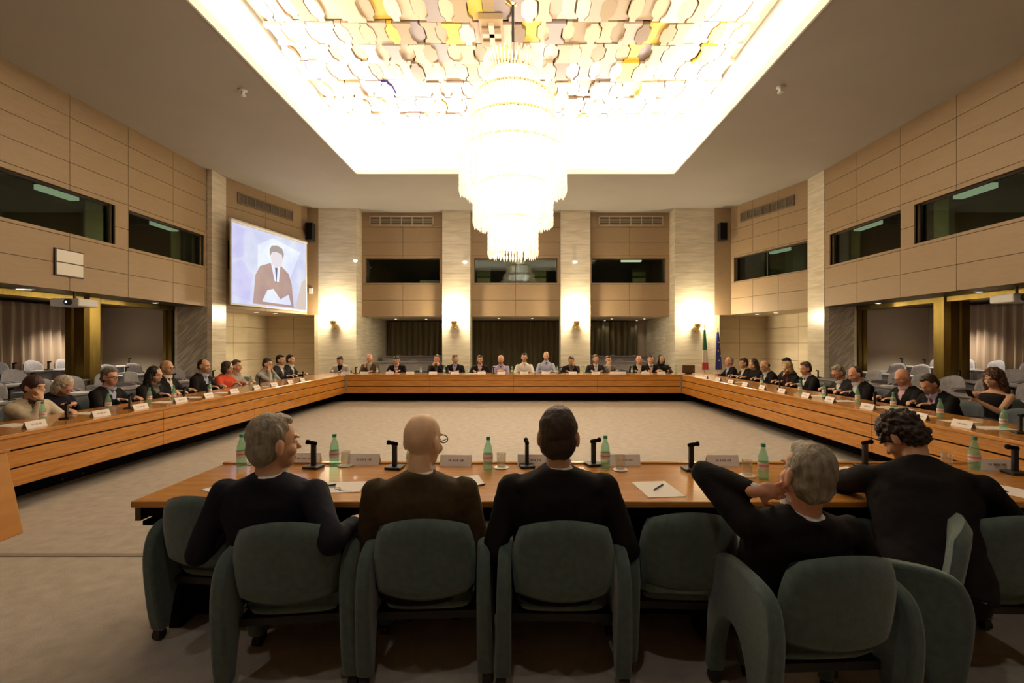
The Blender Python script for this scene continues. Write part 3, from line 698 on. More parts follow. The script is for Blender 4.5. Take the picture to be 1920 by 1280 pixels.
# near table
NT0, NT1 = 2.575, 3.40
nt = thing('conference_table', 'near wooden conference table with the five men at it', 'table', (0, 0, 0))
MB().box((-2.1, NT0, .715), (3.35, NT1, .75)).obj('tabletop', 'wood', nt, bevel=.006)
MB().box((-2.1, NT1-.03, .75), (3.35, NT1, .762)).obj('edge_lip', 'wood', nt)
MB().box((-2.08, NT0+.06, .60), (3.33, NT0+.5, .625)).obj('shelf', 'black_matte', nt)
MB().box((-2.09, NT0+.02, .64), (-2.06, NT1-.02, .714)).obj('apron', 'wood_dark', nt)
MB().box((-2.09, NT0+.03, .66), (3.34, NT0+.05, .714)).obj('front_rail', 'black_matte', nt)
MB().box((-2.05, NT1-.35, 0), (3.3, NT1-.30, .714)).obj('modesty_panel', 'black_matte', nt)
for x in (-1.95, -.2, 1.4, 3.1): MB().box((x-.03, NT0+.12, 0), (x+.03, NT1-.35, .60)).obj('leg_panel', 'black_matte', nt)
fascia(nt, (-2.1, NT1, 0), (3.35, NT1, 0), (0, -1, 0), 'wood')
# wooden end desk at the left picture edge
t = thing('wooden_lectern', 'slanted wooden side desk at the left edge, partly out of frame', 'desk', (-4.9, 3.6, 0))
MB().prism([(-.7, 0), (.70, 0), (.56, .68), (-.7, .68)], -.35, .45, axis='y').obj('body', 'wood_plain', t, bevel=.008)
MB().box((-.72, -.37, .68), (.57, .47, .71)).obj('top', 'wood_plain', t, bevel=.006)

# ------------------------------------------------------------------ chairs
def pillow(mb, w2, h2, t, X, k=.45, curve=0, nu=14, nv=10, arch=0):
    fr, bk = [], []
    for j in range(nv+1):
        for i in range(nu+1):
            u = -1+2*i/nu; v = -1+2*j/nv
            kk = k if v > 0 else k*.45
            x = u*math.sqrt(1-kk*v*v*.5)*w2; z = v*math.sqrt(1-kk*u*u*.5)*h2
            if arch: z += arch*(1-u*u)*max(0, v)
            th = t*((1-abs(u)**7)*(1-abs(v)**7))**.45
            c = curve*u*u
            fr.append((x, c+th/2, z)); bk.append((x, c-th/2, z))
    n = len(fr); fs = []; W = nu+1
    for j in range(nv):
        for i in range(nu):
            a = j*W+i; fs.append((a, a+W, a+W+1, a+1)); fs.append((n+a, n+a+1, n+a+W+1, n+a+W))
    bd = [i for i in range(W)] + [j*W+nu for j in range(1, nv+1)] + [nv*W+i for i in range(nu-1, -1, -1)] + [j*W for j in range(nv-1, 0, -1)]
    for a, b in zip(bd, bd[1:]+bd[:1]): fs.append((a, b, n+b, n+a))
    mb.add(fr+bk, fs, X)
def make_chair(label, fab, loc, rz=0, cat='chair', group=None, name='conference_chair'):
    t = thing(name, label, cat, loc, rz, group)
    m = MB(); pillow(m, .235, .185, .075, Matrix.Translation((0, -.245, .60)) @ Matrix.Rotation(.16, 4, 'X'), .55, .055, arch=.035)
    m.obj('backrest', fab, t, smooth=80)
    m = MB(); pillow(m, .225, .20, .12, Matrix.Translation((0, .05, .38)) @ Matrix.Rotation(PI/2+.04, 4, 'X'), .25, 0)
    m.obj('seat', fab, t, smooth=80)
    outer = [(-.20, .055), (-.235, .20), (-.265, .42), (-.26, .54), (-.225, .615), (-.15, .65), (.0, .655), (.14, .645), (.215, .61), (.25, .54), (.265, .40), (.275, .20), (.275, .055)]
    inner = [(.215, .055), (.195, .20), (.14, .33), (.06, .385), (-.02, .37), (-.08, .29), (-.12, .17), (-.145, .055)]
    def spl(P, k=3):
        o_ = []
        for i in range(len(P)-1):
            p0, p1, p2, p3 = P[max(i-1, 0)], P[i], P[i+1], P[min(i+2, len(P)-1)]
            for q in range(k):
                u = q/k; o_.append(tuple(.5*(2*p1[c]+(p2[c]-p0[c])*u+(2*p0[c]-5*p1[c]+4*p2[c]-p3[c])*u*u+(3*p1[c]-p0[c]-3*p2[c]+p3[c])*u**3) for c in (0, 1)))
        return o_+[P[-1]]
    outer, inner = spl(outer), spl(inner)
    for s in (-1, 1):
        m = MB(); poly = outer+inner; n = len(poly)
        xa, xb = s*.240, s*.298
        A = [(xa-s*.0, p[0], p[1]) for p in poly]; B = [(xb+s*.02*(1-p[1]/.65), p[0], p[1]) for p in poly]
        m.add(A+B, [(i, (i+1) % n, n+(i+1) % n, n+i) for i in range(n)] + [tuple(range(n)), tuple(range(2*n-1, n-1, -1))])
        o = m.obj('side_panel', fab, t, bevel=.018)
        o.modifiers['bevel'].segments = 3; shade(o.data, 50)
        for y in (-.172, .24):
            X = Matrix.Translation((s*.285, y, .028))
            m = MB(); m.lathe([(.012, -.022), (.028, -.02), (.028, .02), (.012, .022)], 14, X @ Matrix.Rotation(PI/2, 4, 'Y')); m.box((-.018, -.02, .0), (.018, .02, .035), X)
            m.obj('caster', 'black', t, smooth=40)
    m = MB(); m.box((-.24, -.12, .28), (.24, .2, .315)); m.obj('under_frame', 'black', t)
    return t
def P(xpix, Y): return (xpix-CX)/F*Y
near = [
 (-1.66, 2.74, -.10, 'empty green armchair at the left end of the near table'),
 (-1.09, 2.38, .12, 'green armchair under the grey-haired man in navy'),
 (P(791, 2.2), 2.42, .05, 'green armchair under the bald man in the olive jacket'),
 (P(1057, 2.2), 2.40, -.01, 'green armchair behind the tall dark-haired man'),
 (P(1303, 2.24), 2.50, -.04, 'empty green armchair between the tall dark-haired man and the reclining grey-haired man'),
 (P(1582, 1.80), 2.05, .05, 'green armchair under the reclining grey-haired man, nearest the camera'),
 (1.76, 2.32, 1.0, 'green armchair turned sideways under the curly-haired man leaning on the table'),
 (2.30, 2.46, -.04, 'empty green armchair at the right picture edge')]
ch0 = None
for x, y, rz, lab in near:
    if ch0 is None: ch0 = make_chair(lab, 'chair_fabric', (x, y, 0), rz, group='green armchairs at the near table')
    else: dup(ch0, (x, y, 0), rz, lab)
chb = None
def place_chair(x, y, rz, lab, grp):
    global chb
    for a, b in ((' with both hands at his mouth', ''), (' in a dark suit', ''), ('before the', 'by the'), ('seen ', ''), ('dark brownish', 'brownish'), (' bent down at', ' at')): lab = lab.replace(a, b)
    wl = lab.split()[:16]
    while wl[-1] in ('the', 'a', 'of', 'in', 'and', 'to', 'at', 'with', 'his', 'beside', 'by', 'on'): wl.pop()
    lab = ' '.join(wl)
    if chb is None: chb = make_chair(lab, 'chair_blue', (x, y, 0), rz, group=grp); return chb
    return dup(chb, (x, y, 0), rz, lab, grp)

# ------------------------------------------------------------------ people
def remesh(mb, name, mats, vox, smooth_it=4, cut=None, noise_amp=0, nsc=9, post=None):
    me = mb.mesh(name, mats)
    o = bpy.data.objects.new('tmp', me); C.objects.link(o)
    r = o.modifiers.new('r', 'REMESH'); r.mode = 'VOXEL'; r.voxel_size = vox; r.use_smooth_shade = True
    if smooth_it:
        s = o.modifiers.new('s', 'SMOOTH'); s.factor = .5; s.iterations = smooth_it
    dg = bpy.context.evaluated_depsgraph_get()
    me2 = bpy.data.meshes.new_from_object(o.evaluated_get(dg))
    bpy.data.objects.remove(o); bpy.data.meshes.remove(me)
    me2.name = name
    if noise_amp:
        for v in me2.vertices:
            v.co += v.normal*(noise.noise(v.co*nsc)*noise_amp + noise.noise(v.co*nsc*2.7)*noise_amp*.4)
    if cut:
        bm = bmesh.new(); bm.from_mesh(me2)
        bmesh.ops.delete(bm, geom=[f for f in bm.faces if cut(f.calc_center_median())], context='FACES'); bm.to_mesh(me2); bm.free()
    me2.polygons.foreach_set('use_smooth', [True]*len(me2.polygons))
    if not me2.materials:
        for m in mats: me2.materials.append(M[m])
    return me2
def attach(me, name, parent):
    o = bpy.data.objects.new(name, me); C.objects.link(o); o.parent = parent; return o
def ik(S_, T, l1, l2, pole):
    d = T-S_; L = min(d.length, l1+l2-.003); dn = d.normalized(); T = S_+dn*L
    a = (l1*l1-l2*l2+L*L)/(2*L); h = math.sqrt(max(0, l1*l1-a*a))
    pp = pole-dn*pole.dot(dn); pp.normalize()
    return S_+dn*a+pp*h, T
def hand(mb, wpos, fdir, pn, side, curl=.35, sc_=1.0, spread=.1):
    """palm + 4 fingers + thumb. fdir finger direction, pn palm normal (out of the palm), side +1 right hand"""
    f = fdir.normalized(); n = (pn-f*pn.dot(f)).normalized(); l = f.cross(n).normalized()*(1 if side > 0 else -1)   # l points to the thumb side
    R_ = Matrix((l, f, n)).transposed()
    c = wpos+f*.048*sc_
    mb.ell(c, (.040*sc_, .052*sc_, .016*sc_), R=R_)
    mb.cap(wpos-f*.02, wpos+f*.03*sc_, .026*sc_, .024*sc_)
    for i, (off, ln) in enumerate(((.030, .072), (.010, .080), (-.010, .075), (-.029, .060))):
        p = wpos+f*.085*sc_+l*off*sc_; d = (f+l*(off*spread*10)).normalized(); seg = ln*sc_/2.6; r = (.0095-.0006*i)*sc_; a = 0
        for j in range(3):
            a += curl*(1.0+.12*i); dd = (d*math.cos(a)+n*math.sin(a)).normalized(); q = p+dd*seg*(1-.15*j)
            mb.cap(p, q, r*(1-.08*j), r*(.92-.08*j), 8); p = q
    p = wpos+f*.03*sc_+l*.032*sc_; d = (f*.55+l*.75+n*.35).normalized(); q = p+d*.035*sc_; mb.cap(p, q, .0125*sc_, .0115*sc_, 8)
    d2 = (f*.9+l*.25+n*.35).normalized(); mb.cap(q, q+d2*.034*sc_, .011*sc_, .009*sc_, 8)
def ring_e(cz, w, d, cy=0, n=20, p=2.4):
    out = []
    for j in range(n):
        a = 2*PI*j/n; c, s = math.cos(a), math.sin(a)
        out.append((w*math.copysign(abs(c)**(2/p), c), cy+d*math.copysign(abs(s)**(2/p), s), cz))
    return out
npeople = [0]
def person(label, head, rz, jacket='cl_black', shirt='cl_shirtwhite', tie=None, skin='skin_light', hair='hair_darkbrown', style='short',
           lean=.12, side=0, hy=0, hp=.1, hr=0, hands=None, poles=None, hand_dir=None, vox=.0125, vcut=True, glasses=False, group=None,
           near=False, fat=1.0, twist=0, sleeves='long', legs=True, curl=(.35, .35), trousers='cl_black', hem=True, badge=False, hipz=.50, collar_up=True, headsc=1.07, maxs=1.1, mins=.8):
    npeople[0] += 1
    dark = skin
    # torso frame
    T = Matrix.Rotation(twist, 4, 'Z') @ Matrix.Rotation(side, 4, 'Y') @ Matrix.Rotation(-lean, 4, 'X')
    Hh = Vector((0, .0, .565)); HC_ = .135
    Rh = Matrix.Rotation(hy, 4, 'Z') @ Matrix.Rotation(hr, 4, 'Y') @ Matrix.Rotation(-hp, 4, 'X')
    # head centre relative to the hips (scaled torso length s)
    def hcen(s):
        nb = T @ Vector((0, .0, .56*s)); top = nb + (T.to_3x3() @ Vector((0, 0, .5)) + Vector((0, .12, .5))).normalized()*.06
        return top + Rh.to_3x3() @ Vector((0, .015, .105))
    want = head[2]-hipz; s = 1.0
    for _ in range(12):
        s = max(mins, min(maxs, s*(1+(want-hcen(s).z)*1.2)))
    hc = hcen(s); hip = Vector((0, 0, hipz))
    off = Matrix.Rotation(rz, 3, 'Z') @ Vector((hc.x, hc.y, 0))
    root = thing('person', label, 'person', (head[0]-off.x, head[1]-off.y, 0), rz, group)
    TT = Matrix.Translation(hip) @ T @ Matrix.Diagonal((1, 1, s, 1))
    HM = Matrix.Translation(hip+hc) @ Rh @ Matrix.Scale(headsc, 4)
    fw = fat
    torso = [(-.10, .17*fw, .12*fw, 0), (0, .18*fw, .125*fw, 0), (.12, .155*fw, .11*fw, .0), (.24, .158*fw, .108*fw, .0), (.36, .175*fw, .115, .0), (.44, .18, .108, -.005), (.50, .15, .085, -.008), (.54, .09, .07, -.008)]
    def tl(extra, w=0, upto=99, lo=-.2, sc2=1):
        return [ring_e(z, (a+extra)*sc2, (b+extra)*sc2, cy) for z, a, b, cy in torso if lo <= z <= upto]
    # arms
    Sh = [TT @ Vector((sx*.192*fw**.9, -.005, .452)) for sx in (-1, 1)]
    if hands is None: hands = [(-.13, .38, .79), (.15, .36, .79)]
    if poles is None: poles = [(-.6, -.35, -.7), (.6, -.35, -.7)]
    if hand_dir is None: hand_dir = [((.35, 1, 0), (0, 0, -1)), ((-.35, 1, 0), (0, 0, -1))]
    arms = []
    for i in (0, 1):
        hnd = Vector(hands[i]); E, W_ = ik(Sh[i], hnd, .30, .265, Vector(poles[i])); arms.append((Sh[i], E, W_))
    # body
    b = MB(); b.rings(tl(-.006), TT)
    nb = TT @ Vector((0, -.008, .50)); hcw = hip+hc
    b.cap(nb, HM @ Vector((0, -.025, -.06)), .062, .056)
    b.ell((0, -.012, .028), (.074, .092, .092), HM, 18, 12); b.ell((0, .018, -.03), (.060, .074, .082), HM, 16, 12)
    b.ell((0, .045, -.085), (.036, .042, .030), HM); b.ell((0, .0, -.07), (.052, .05, .035), HM)
    b.cap((0, .085, .0), (0, .106, -.030), .007, .0125, 8, HM); b.ell((0, .078, .022), (.048, .018, .012), HM)
    b.ell((0, .086, -.066), (.022, .010, .006), HM); b.ell((0, .084, -.076), (.018, .010, .006), HM)
    for sx in (-1, 1):
        b.ell((sx*.079, -.012, -.012), (.011, .022, .036), HM, R=Matrix.Rotation(sx*.3, 3, 'Z')); b.ell((sx*.04, .05, -.035), (.024, .028, .026), HM)
    for i, (a, e, w_) in enumerate(arms):
        b.cap(a, e, .048, .040); b.cap(e, w_, .040, .027)
        fd, pn = hand_dir[i]
        hand(b, w_, Vector(fd), Vector(pn), 1 if i else -1, curl[i])
    KX = .11
    knees = [Vector((sx*.13, .43, .47)) for sx in (-1, 1)]; ank = [Vector((sx*.13, .42, .09)) for sx in (-1, 1)]
    if legs:
        for sx, k_, a_ in zip((-1, 1), knees, ank):
            b.cap(hip+Vector((sx*.09, 0, -.01)), k_, .072, .050); b.cap(k_, a_, .048, .035)
    attach(remesh(b, 'body', [skin], vox if not near else .006, 3), 'body', root)
    # clothes
    jv = .017 if not near else .010
    if jacket:
        j = MB(); k = [ring_e(-.10 if hem else -.04, .20*fw, .155*fw, .01)] + tl(.026, upto=.46) + [ring_e(.492, .218*fw**.8, .102, -.012), ring_e(.520, .195*fw**.6, .095, -.013), ring_e(.545, .150, .088, -.016), ring_e(.568, .108, .082, -.018), ring_e(.588, .076, .076, -.022)]
        j.rings(k, TT)
        if near: j.lathe([(.078, .54), (.081, .588), (.072, .595), (.066, .54)], 20, TT @ Matrix.Translation((0, -.022, 0)))
        for i, (a, e, w_) in enumerate(arms):
            j.cap(a+Vector((0, 0, .006)), e, .074, .060); 
            if sleeves == 'long': j.cap(e, w_-(w_-e).normalized()*.03, .058, .042)
            elif sleeves == 'short': pass
        inv = TT.inverted()
        def cutj(c):
            q = inv @ c
            if vcut and q.y > .03 and .25 < q.z < .62 and abs(q.x) < .004+.066*(q.z-.25)/.30 and abs(q.x) < .075: return True
            return False
        if sleeves == 'none':
            j = MB(); j.rings(tl(.014, upto=.46)+[ring_e(.50, .13, .085, -.01)], TT)
        attach(remesh(j, 'jacket', [jacket], jv, 5 if near else 3, cutj, .007 if near else 0), 'jacket' if vcut else 'top', root)
    if jacket and vcut or not jacket:
        sm = MB(); sm.rings(tl(.012, upto=.46)+[ring_e(.505, .155, .09, -.008), ring_e(.545, .085, .074, -.012), ring_e(.592, .067, .069, -.018)], TT)
        if not jacket:
            for i, (a, e, w_) in enumerate(arms): sm.cap(a, e, .062, .052); sm.cap(e, w_-(w_-e).normalized()*.02, .052, .038)
        attach(remesh(sm, 'shirt', [shirt], .013, 3), 'shirt', root)
        col = MB(); col.lathe([(.060, .56), (.069, .56), (.067, .608), (.064, .610)], 24, TT @ Matrix.Translation((0, -.022, 0)) @ Matrix.Rotation(-.12, 4, 'X'), closed=False)
        col.lathe([(.060, .56), (.064, .610)], 24, TT @ Matrix.Translation((0, -.022, 0)) @ Matrix.Rotation(-.12, 4, 'X'), closed=False)
        col.obj('collar', shirt, root, smooth=60)
        if sleeves == 'long' and jacket:
            for a, e, w_ in arms:
                d = (w_-e).normalized(); MB().cap(w_-d*.045, w_-d*.015, .036, .034).obj('cuff', shirt, root, smooth=180)
        if tie:
            tm = MB(); yy = .135 if fat <= 1.05 else .15
            tm.prism([(-.014, .545), (.014, .545), (.018, .52), (.012, .50), (.03, .26), (0, .22), (-.03, .26), (-.012, .50), (-.018, .52)], yy-.012, yy-.002, axis='y', X=TT @ Matrix.Rotation(.09, 4, 'X'))
            tm.obj('tie', tie, root)
    if legs:
        tr = MB()
        tr.rings([ring_e(-.13, .185*fw, .14*fw, .02), ring_e(.05, .185*fw, .135*fw, 0)], Matrix.Translation(hip))
        for sx, k_, a_ in zip((-1, 1), knees, ank):
            tr.cap(hip+Vector((sx*.09, 0, -.01)), k_, .09, .068); tr.cap(k_, a_, .066, .052)
        attach(remesh(tr, 'trousers', [trousers], .018, 3), 'trousers', root)
        for sx, a_ in zip((-1, 1), ank):
            sh = MB(); sh.ell(a_+Vector((0, .07, -.048)), (.045, .14, .042)); sh.ell(a_+Vector((0, -.02, -.03)), (.042, .05, .055)); sh.obj('shoe', 'shoe', root, smooth=180)
    # hair
    if style != 'bald':
        h = MB()
        if style == 'fringe':    # bald top, hair round the sides
            h.ell((0, -.042, -.008), (.078, .068, .052), HM, 18, 10); amp = .003
        elif style == 'short':
            h.ell((0, -.026, .038), (.081, .090, .093), HM, 18, 12); h.ell((0, -.045, -.020), (.078, .064, .078), HM); h.ell((0, .022, .092), (.052, .048, .032), HM); amp = .006
        elif style == 'receding':
            h.ell((0, -.032, .030), (.079, .086, .090), HM, 18, 12); h.ell((0, -.045, -.018), (.076, .064, .066), HM); amp = .004
        elif style == 'curly':
            h.ell((0, -.022, .045), (.096, .105, .096), HM, 18, 12); h.ell((0, -.06, -.01), (.086, .066, .075), HM); h.ell((.05, .02, .07), (.05, .06, .04), HM); amp = .022
        elif style == 'bob':
            h.ell((0, -.026, .030), (.090, .100, .100), HM, 18, 12)
            for sx in (-1, 1): h.ell((sx*.068, -.01, -.05), (.030, .058, .078), HM)
            h.ell((0, -.06, -.05), (.080, .05, .075), HM); amp = .006
        elif style == 'long':
            h.ell((0, -.026, .030), (.088, .098, .098), HM, 18, 12)
            for sx in (-1, 1): h.cap((sx*.066, -.012, -.02), (sx*.085, -.02, -.20), .036, .030, X=HM)
            h.cap((0, -.065, -.02), (0, -.085, -.22), .078, .060, X=HM); amp = .010
        elif style == 'bigcurly':
            h.ell((0, -.028, .035), (.105, .110, .105), HM, 18, 12)
            for sx in (-1, 1): h.cap((sx*.078, -.03, -.02), (sx*.10, -.05, -.19), .050, .042, X=HM)
            h.cap((0, -.08, -.02), (0, -.10, -.20), .09, .075, X=HM); amp = .018
        elif style == 'bun':
            h.ell((0, -.016, .036), (.084, .098, .096), HM, 18, 12); h.ell((0, -.05, -.02), (.076, .058, .065), HM); h.ell((0, -.125, -.005), (.035, .035, .035), HM); amp = .004
        attach(remesh(h, 'hair', [hair], .008 if near else .010, 2, None, amp, 45 if style in ('curly', 'bigcurly') else 30), 'hair', root)
    # eyes and brows
    for sx in (-1, 1):
        ey = MB().ell((sx*.030, .070, .0), (.0135, .010, .0085), HM).obj('eye', 'eye_white', root, smooth=180)
        MB().ell((sx*.030, .0795, .0), (.006, .003, .006), HM).obj('iris', 'hair_black', ey, smooth=180)
        if style != 'bald' or True: MB().ell((sx*.031, .085, .019), (.019, .006, .0045), HM).obj('eyebrow', hair if hair not in ('hair_white',) else 'hair_grey', root, smooth=180)
    if glasses:
        g = MB()
        for sx in (-1, 1):
            pts = [(sx*.034+.024*math.cos(a), .104, -.002+.018*math.sin(a)) for a in [2*PI*i/14 for i in range(15)]]; g.tube(pts, .0026, 6, HM)
            g.tube([(sx*.058, .103, .003), (sx*.078, .05, .004), (sx*.083, -.015, .0), (sx*.080, -.03, -.012)], .0026, 6, HM)
        g.tube([(-.011, .106, .002), (.011, .106, .002)], .0026, 6, HM); g.obj('glasses', 'black', root)
    if badge: MB().box((-.03, .15, .30), (.03, .156, .38), TT).obj('badge', 'paper', root)
    return root
def hw(x, y, Y): return ((x-CX)/F*Y, Y, CAMZ-(y-CY)/F*Y)        # head centre from pixel and depth

HND_CHIN_R = dict(hands=[(-.16, .42, .79), (.06, .30, .93)], poles=[(-.6, -.35, -.7), (.5, .3, -1)], hand_dir=[((.35, 1, 0), (0, 0, -1)), ((-.15, -.1, 1), (-.2, -1, 0))], curl=(.35, .7))
HND_CHIN_L = dict(hands=[(-.06, .30, .93), (.16, .42, .79)], poles=[(-.5, .3, -1), (.6, -.35, -.7)], hand_dir=[((.15, -.1, 1), (.2, -1, 0)), ((-.35, 1, 0), (0, 0, -1))], curl=(.7, .35))
HND_BOTH = dict(hands=[(-.07, .30, .94), (.07, .30, .94)], poles=[(-.6, .2, -1), (.6, .2, -1)], hand_dir=[((.25, -.1, 1), (.5, -1, 0)), ((-.25, -.1, 1), (-.5, -1, 0))], curl=(.6, .6))
HND_FOLD = dict(hands=[(-.06, .36, .80), (.06, .34, .80)], hand_dir=[((1, .4, .1), (0, -.4, -1)), ((-1, .4, .1), (0, -.4, -1))], curl=(.6, .6))
# ---- five men at the near table
person('grey-haired man in a navy suit seen from behind, arm resting on his chair', hw(514, 852, 2.36), .03, 'cl_navy', skin='skin_light', hair='hair_grey', style='short',
       lean=-.10, side=.02, hy=-.72, hp=.02, hands=[(-.24, .16, .69), (.40, .02, .70)], poles=[(-.5, -.6, -1), (.55, -1.2, -.55)], hand_dir=[((.3, .8, -.2), (.3, 0, -1)), ((-.1, 1, -.05), (0, 0, -1))], curl=(.3, .38), near=True, fat=1.12, maxs=1.02, headsc=1.16)
person('bald man in an olive-brown jacket and glasses seen from behind', hw(794, 845, 2.40), .03, 'cl_olive', skin='skin_pale', hair='hair_saltpepper', style='bald',
       lean=.02, hy=-.45, hp=.05, hands=[(-.20, .24, .69), (.22, .24, .69)], poles=[(-.3, -.6, -1), (.35, -.6, -1)], near=True, fat=1.12, glasses=True, headsc=1.14)
person('tall dark-haired man in a black suit seen squarely from behind', hw(1047, 816, 2.36), 0, 'cl_black', skin='skin_light', hair='hair_darkbrown', style='short',
       lean=-.05, hy=-.12, hp=-.02, hands=[(-.27, .18, .69), (.29, .18, .69)], poles=[(-.35, -.6, -1), (.4, -.6, -1)], near=True, fat=1.18, headsc=1.16)
person('reclining grey-haired man in a black suit with his left hand behind his head', hw(1512, 900, 2.02), .05, 'cl_black', skin='skin_pink', hair='hair_grey', style='short',
       lean=-.30, side=.10, hy=.05, hp=-.12, hr=.06, hands=[(-.16, -.10, .975), (.34, .16, .68)], poles=[(-.55, .75, -.75), (.5, -.6, -.8)], hand_dir=[((1, -.05, .0), (.1, 1, 0)), ((-.2, 1, 0), (0, 0, -1))], curl=(.3, .4), near=True, fat=1.16, mins=.72, headsc=1.12)
person('curly-haired man in a black jacket leaning forward over the near table', hw(1690, 820, 2.60), -.60, 'cl_black', skin='skin_tan', hair='hair_darkbrown', style='curly',
       lean=.50, side=-.04, hy=1.0, hp=.70, hands=[(-.22, .52, .80), (.16, .50, .80)], poles=[(-1, .3, -.4), (.8, .1, -.6)], hand_dir=[((.8, .6, .1), (0, 0, -1)), ((-.8, .6, .1), (0, 0, -1))], near=True, fat=1.20, maxs=1.15, headsc=1.04)
# ---- left side, facing +x
RL = -PI/2; gL = 'people along the left table'
LP = [
 (65, 737, 5.62, dict(jacket='cl_cream', shirt='cl_brown', skin='skin_light', hair='hair_maroon', style='bun', lean=.30, hp=.10, **HND_CHIN_R), 'woman in a cream jacket with dark tied-back hair, chin on her hand'),
 (120, 724, 6.30, dict(jacket='cl_navy', vcut=False, skin='skin_pink', hair='hair_white', style='bob', lean=.42, hp=.65, **HND_FOLD), 'white-haired woman in dark clothes bending her head down at the left table'),
 (206, 708, 7.02, dict(tie='cl_greyblue', shirt='cl_lightblue', hair='hair_saltpepper', skin='skin_pink', glasses=True, lean=.14), 'grey-haired man with glasses and dark suit at the left table'),
 (291, 705, 7.78, dict(vcut=True, shirt='cl_grey', hair='hair_black', style='long', lean=.25, hp=.2), 'woman with long black hair in a black jacket at the left table'),
 (313, 689, 8.26, dict(hair='hair_black', style='fringe', glasses=True, skin='skin_tan', lean=.05, shirt='cl_white', tie='cl_red'), 'balding man with glasses behind the long-haired woman'),
 (383, 686, 9.08, dict(hair='hair_black', style='receding', skin='skin_tan', shirt='cl_lightblue', tie='cl_greyblue', lean=.2), 'black-haired man in a black suit beside the woman in coral'),
 (427, 689, 9.85, dict(jacket='cl_coral', vcut=False, hair='hair_darkbrown', style='bob', lean=.22, hp=.2), 'woman with a dark bob in a coral red top'),
 (444, 686, 10.2, dict(jacket=None, shirt='cl_palegrey', hair='hair_brown', lean=.25), 'man in a pale shirt just beyond the woman in coral'),
 (502, 682, 11.2, dict(jacket=None, shirt='cl_palegrey', hair='hair_darkbrown', lean=.35, hp=.25, **HND_BOTH), 'man in a pale shirt resting his face on both hands'),
 (526, 675, 12.05, dict(jacket='cl_charcoal', hair='hair_black', skin='skin_tan', lean=.15), 'dark-haired man in a charcoal suit, second from the far left corner'),
 (545, 674, 12.75, dict(jacket='cl_charcoal', hair='hair_black', skin='skin_light', lean=.10), 'dark-haired man in charcoal nearest the far left corner'),
]
gch = 'blue-grey armchairs round the big table'
ci = 0
for x, y, Y, kw, lab in LP:
    p = person(lab, hw(x, y, Y), RL, group=gL, **kw)
    place_chair(p.location.x-.04, p.location.y, RL, 'blue-grey armchair under the '+lab.split(',')[0].replace(' at the left table', ''), gch)
# ---- far side, facing the camera (-y)
gF = 'people along the far table'; RF = PI
YF = 14.2
FP = [
 (637, 678, dict(jacket='cl_palegrey', vcut=True, shirt='cl_black', hair='hair_black', skin='skin_tan', hp=.5, lean=.25), 'dark-haired person in pale grey bent down at the far left corner'),
 (693, 671, dict(jacket='cl_brown', shirt='cl_palegrey', hair='hair_white', style='fringe', skin='skin_pink', lean=.1, **HND_CHIN_R), 'balding man in a brown jacket before the left corner column'),
 (743, 675, dict(hair='hair_black', hp=.55, lean=.25, shirt='cl_pink', tie='cl_pink'), 'black-haired man in black looking down before the left back bay'),
 (819, 673, dict(hair='hair_brown', skin='skin_pink', tie='cl_charcoal', shirt='cl_grey', lean=.2, **HND_BOTH), 'red-faced man in black with both hands at his mouth'),
 (854, 673, dict(hair='hair_brown', shirt='cl_lilac', tie='cl_purple', skin='skin_tan', hy=.6, lean=.1), 'brown-haired man in a dark suit before the left narrow column'),
 (900, 675, dict(hair='hair_darkbrown', shirt='cl_pink', skin='skin_tan', lean=.1), 'man in a dark suit and pink shirt right of the left narrow column'),
 (939, 674, dict(jacket=None, shirt='cl_lilac', tie='cl_maroon', hair='hair_white', style='receding', skin='skin_pink', hp=.3, lean=.2, **HND_FOLD), 'white-haired man in a lilac shirt below the chandelier'),
 (983, 670, dict(jacket=None, shirt='cl_white', hair='hair_darkbrown', skin='skin_tan', lean=.15, tie='cl_palegrey'), 'dark-haired man in a white shirt at the middle of the far table'),
 (1024, 667, dict(jacket=None, shirt='cl_lightblue', tie='cl_purple', hair='hair_grey', style='fringe', skin='skin_light', lean=.1), 'bald man in a light blue shirt and purple tie'),
 (1071, 677, dict(hair='hair_brown', skin='skin_tan', shirt='cl_grey', tie='cl_grey', hp=.35, lean=.3, **HND_CHIN_L), 'man in black with a hand to his face before the right narrow column'),
 (1117, 673, dict(jacket='cl_charcoal', hair='hair_brown', skin='skin_tan', lean=.2, tie='cl_red'), 'man in a dark brownish suit right of the right narrow column'),
 (1141, 678, dict(jacket='cl_grey', hair='hair_brown', skin='skin_pink', lean=.3, side=.1, shirt='cl_white', **HND_CHIN_R), 'brown-haired man in a grey jacket before the right back bay'),
 (1198, 676, dict(hair='hair_brown', style='fringe', skin='skin_pink', lean=.2, shirt='cl_white', tie='cl_white'), 'red-faced bald man in a black suit before the right back bay'),
 (1220, 677, dict(hair='hair_darkbrown', skin='skin_pink', lean=.1, tie='cl_charcoal'), 'dark-haired man in a dark suit next to the long-haired woman'),
 (1240, 674, dict(jacket='cl_black', vcut=False, hair='hair_black', style='long', skin='skin_tan', lean=.0), 'woman with long black hair at the right end of the far table'),
]
lastx = []
for i, (x, y, kw, lab) in enumerate(FP):
    Y = YF + (.45 if x == 1240 else 0) + (.25 if x in (1141, 1220) else 0)
    p = person(lab, hw(x, y, Y), RF, group=gF, **kw)
    place_chair(p.location.x, p.location.y+.04, RF, 'blue-grey armchair under the '+lab, gch); lastx.append(x)
place_chair(P(784, 14.3), 14.3, RF, 'empty blue-grey armchair between the black-haired and the red-faced men', gch)
place_chair(P(1168, 14.3), 14.35, RF, 'empty blue-grey armchair left of the bald red-faced man', gch)
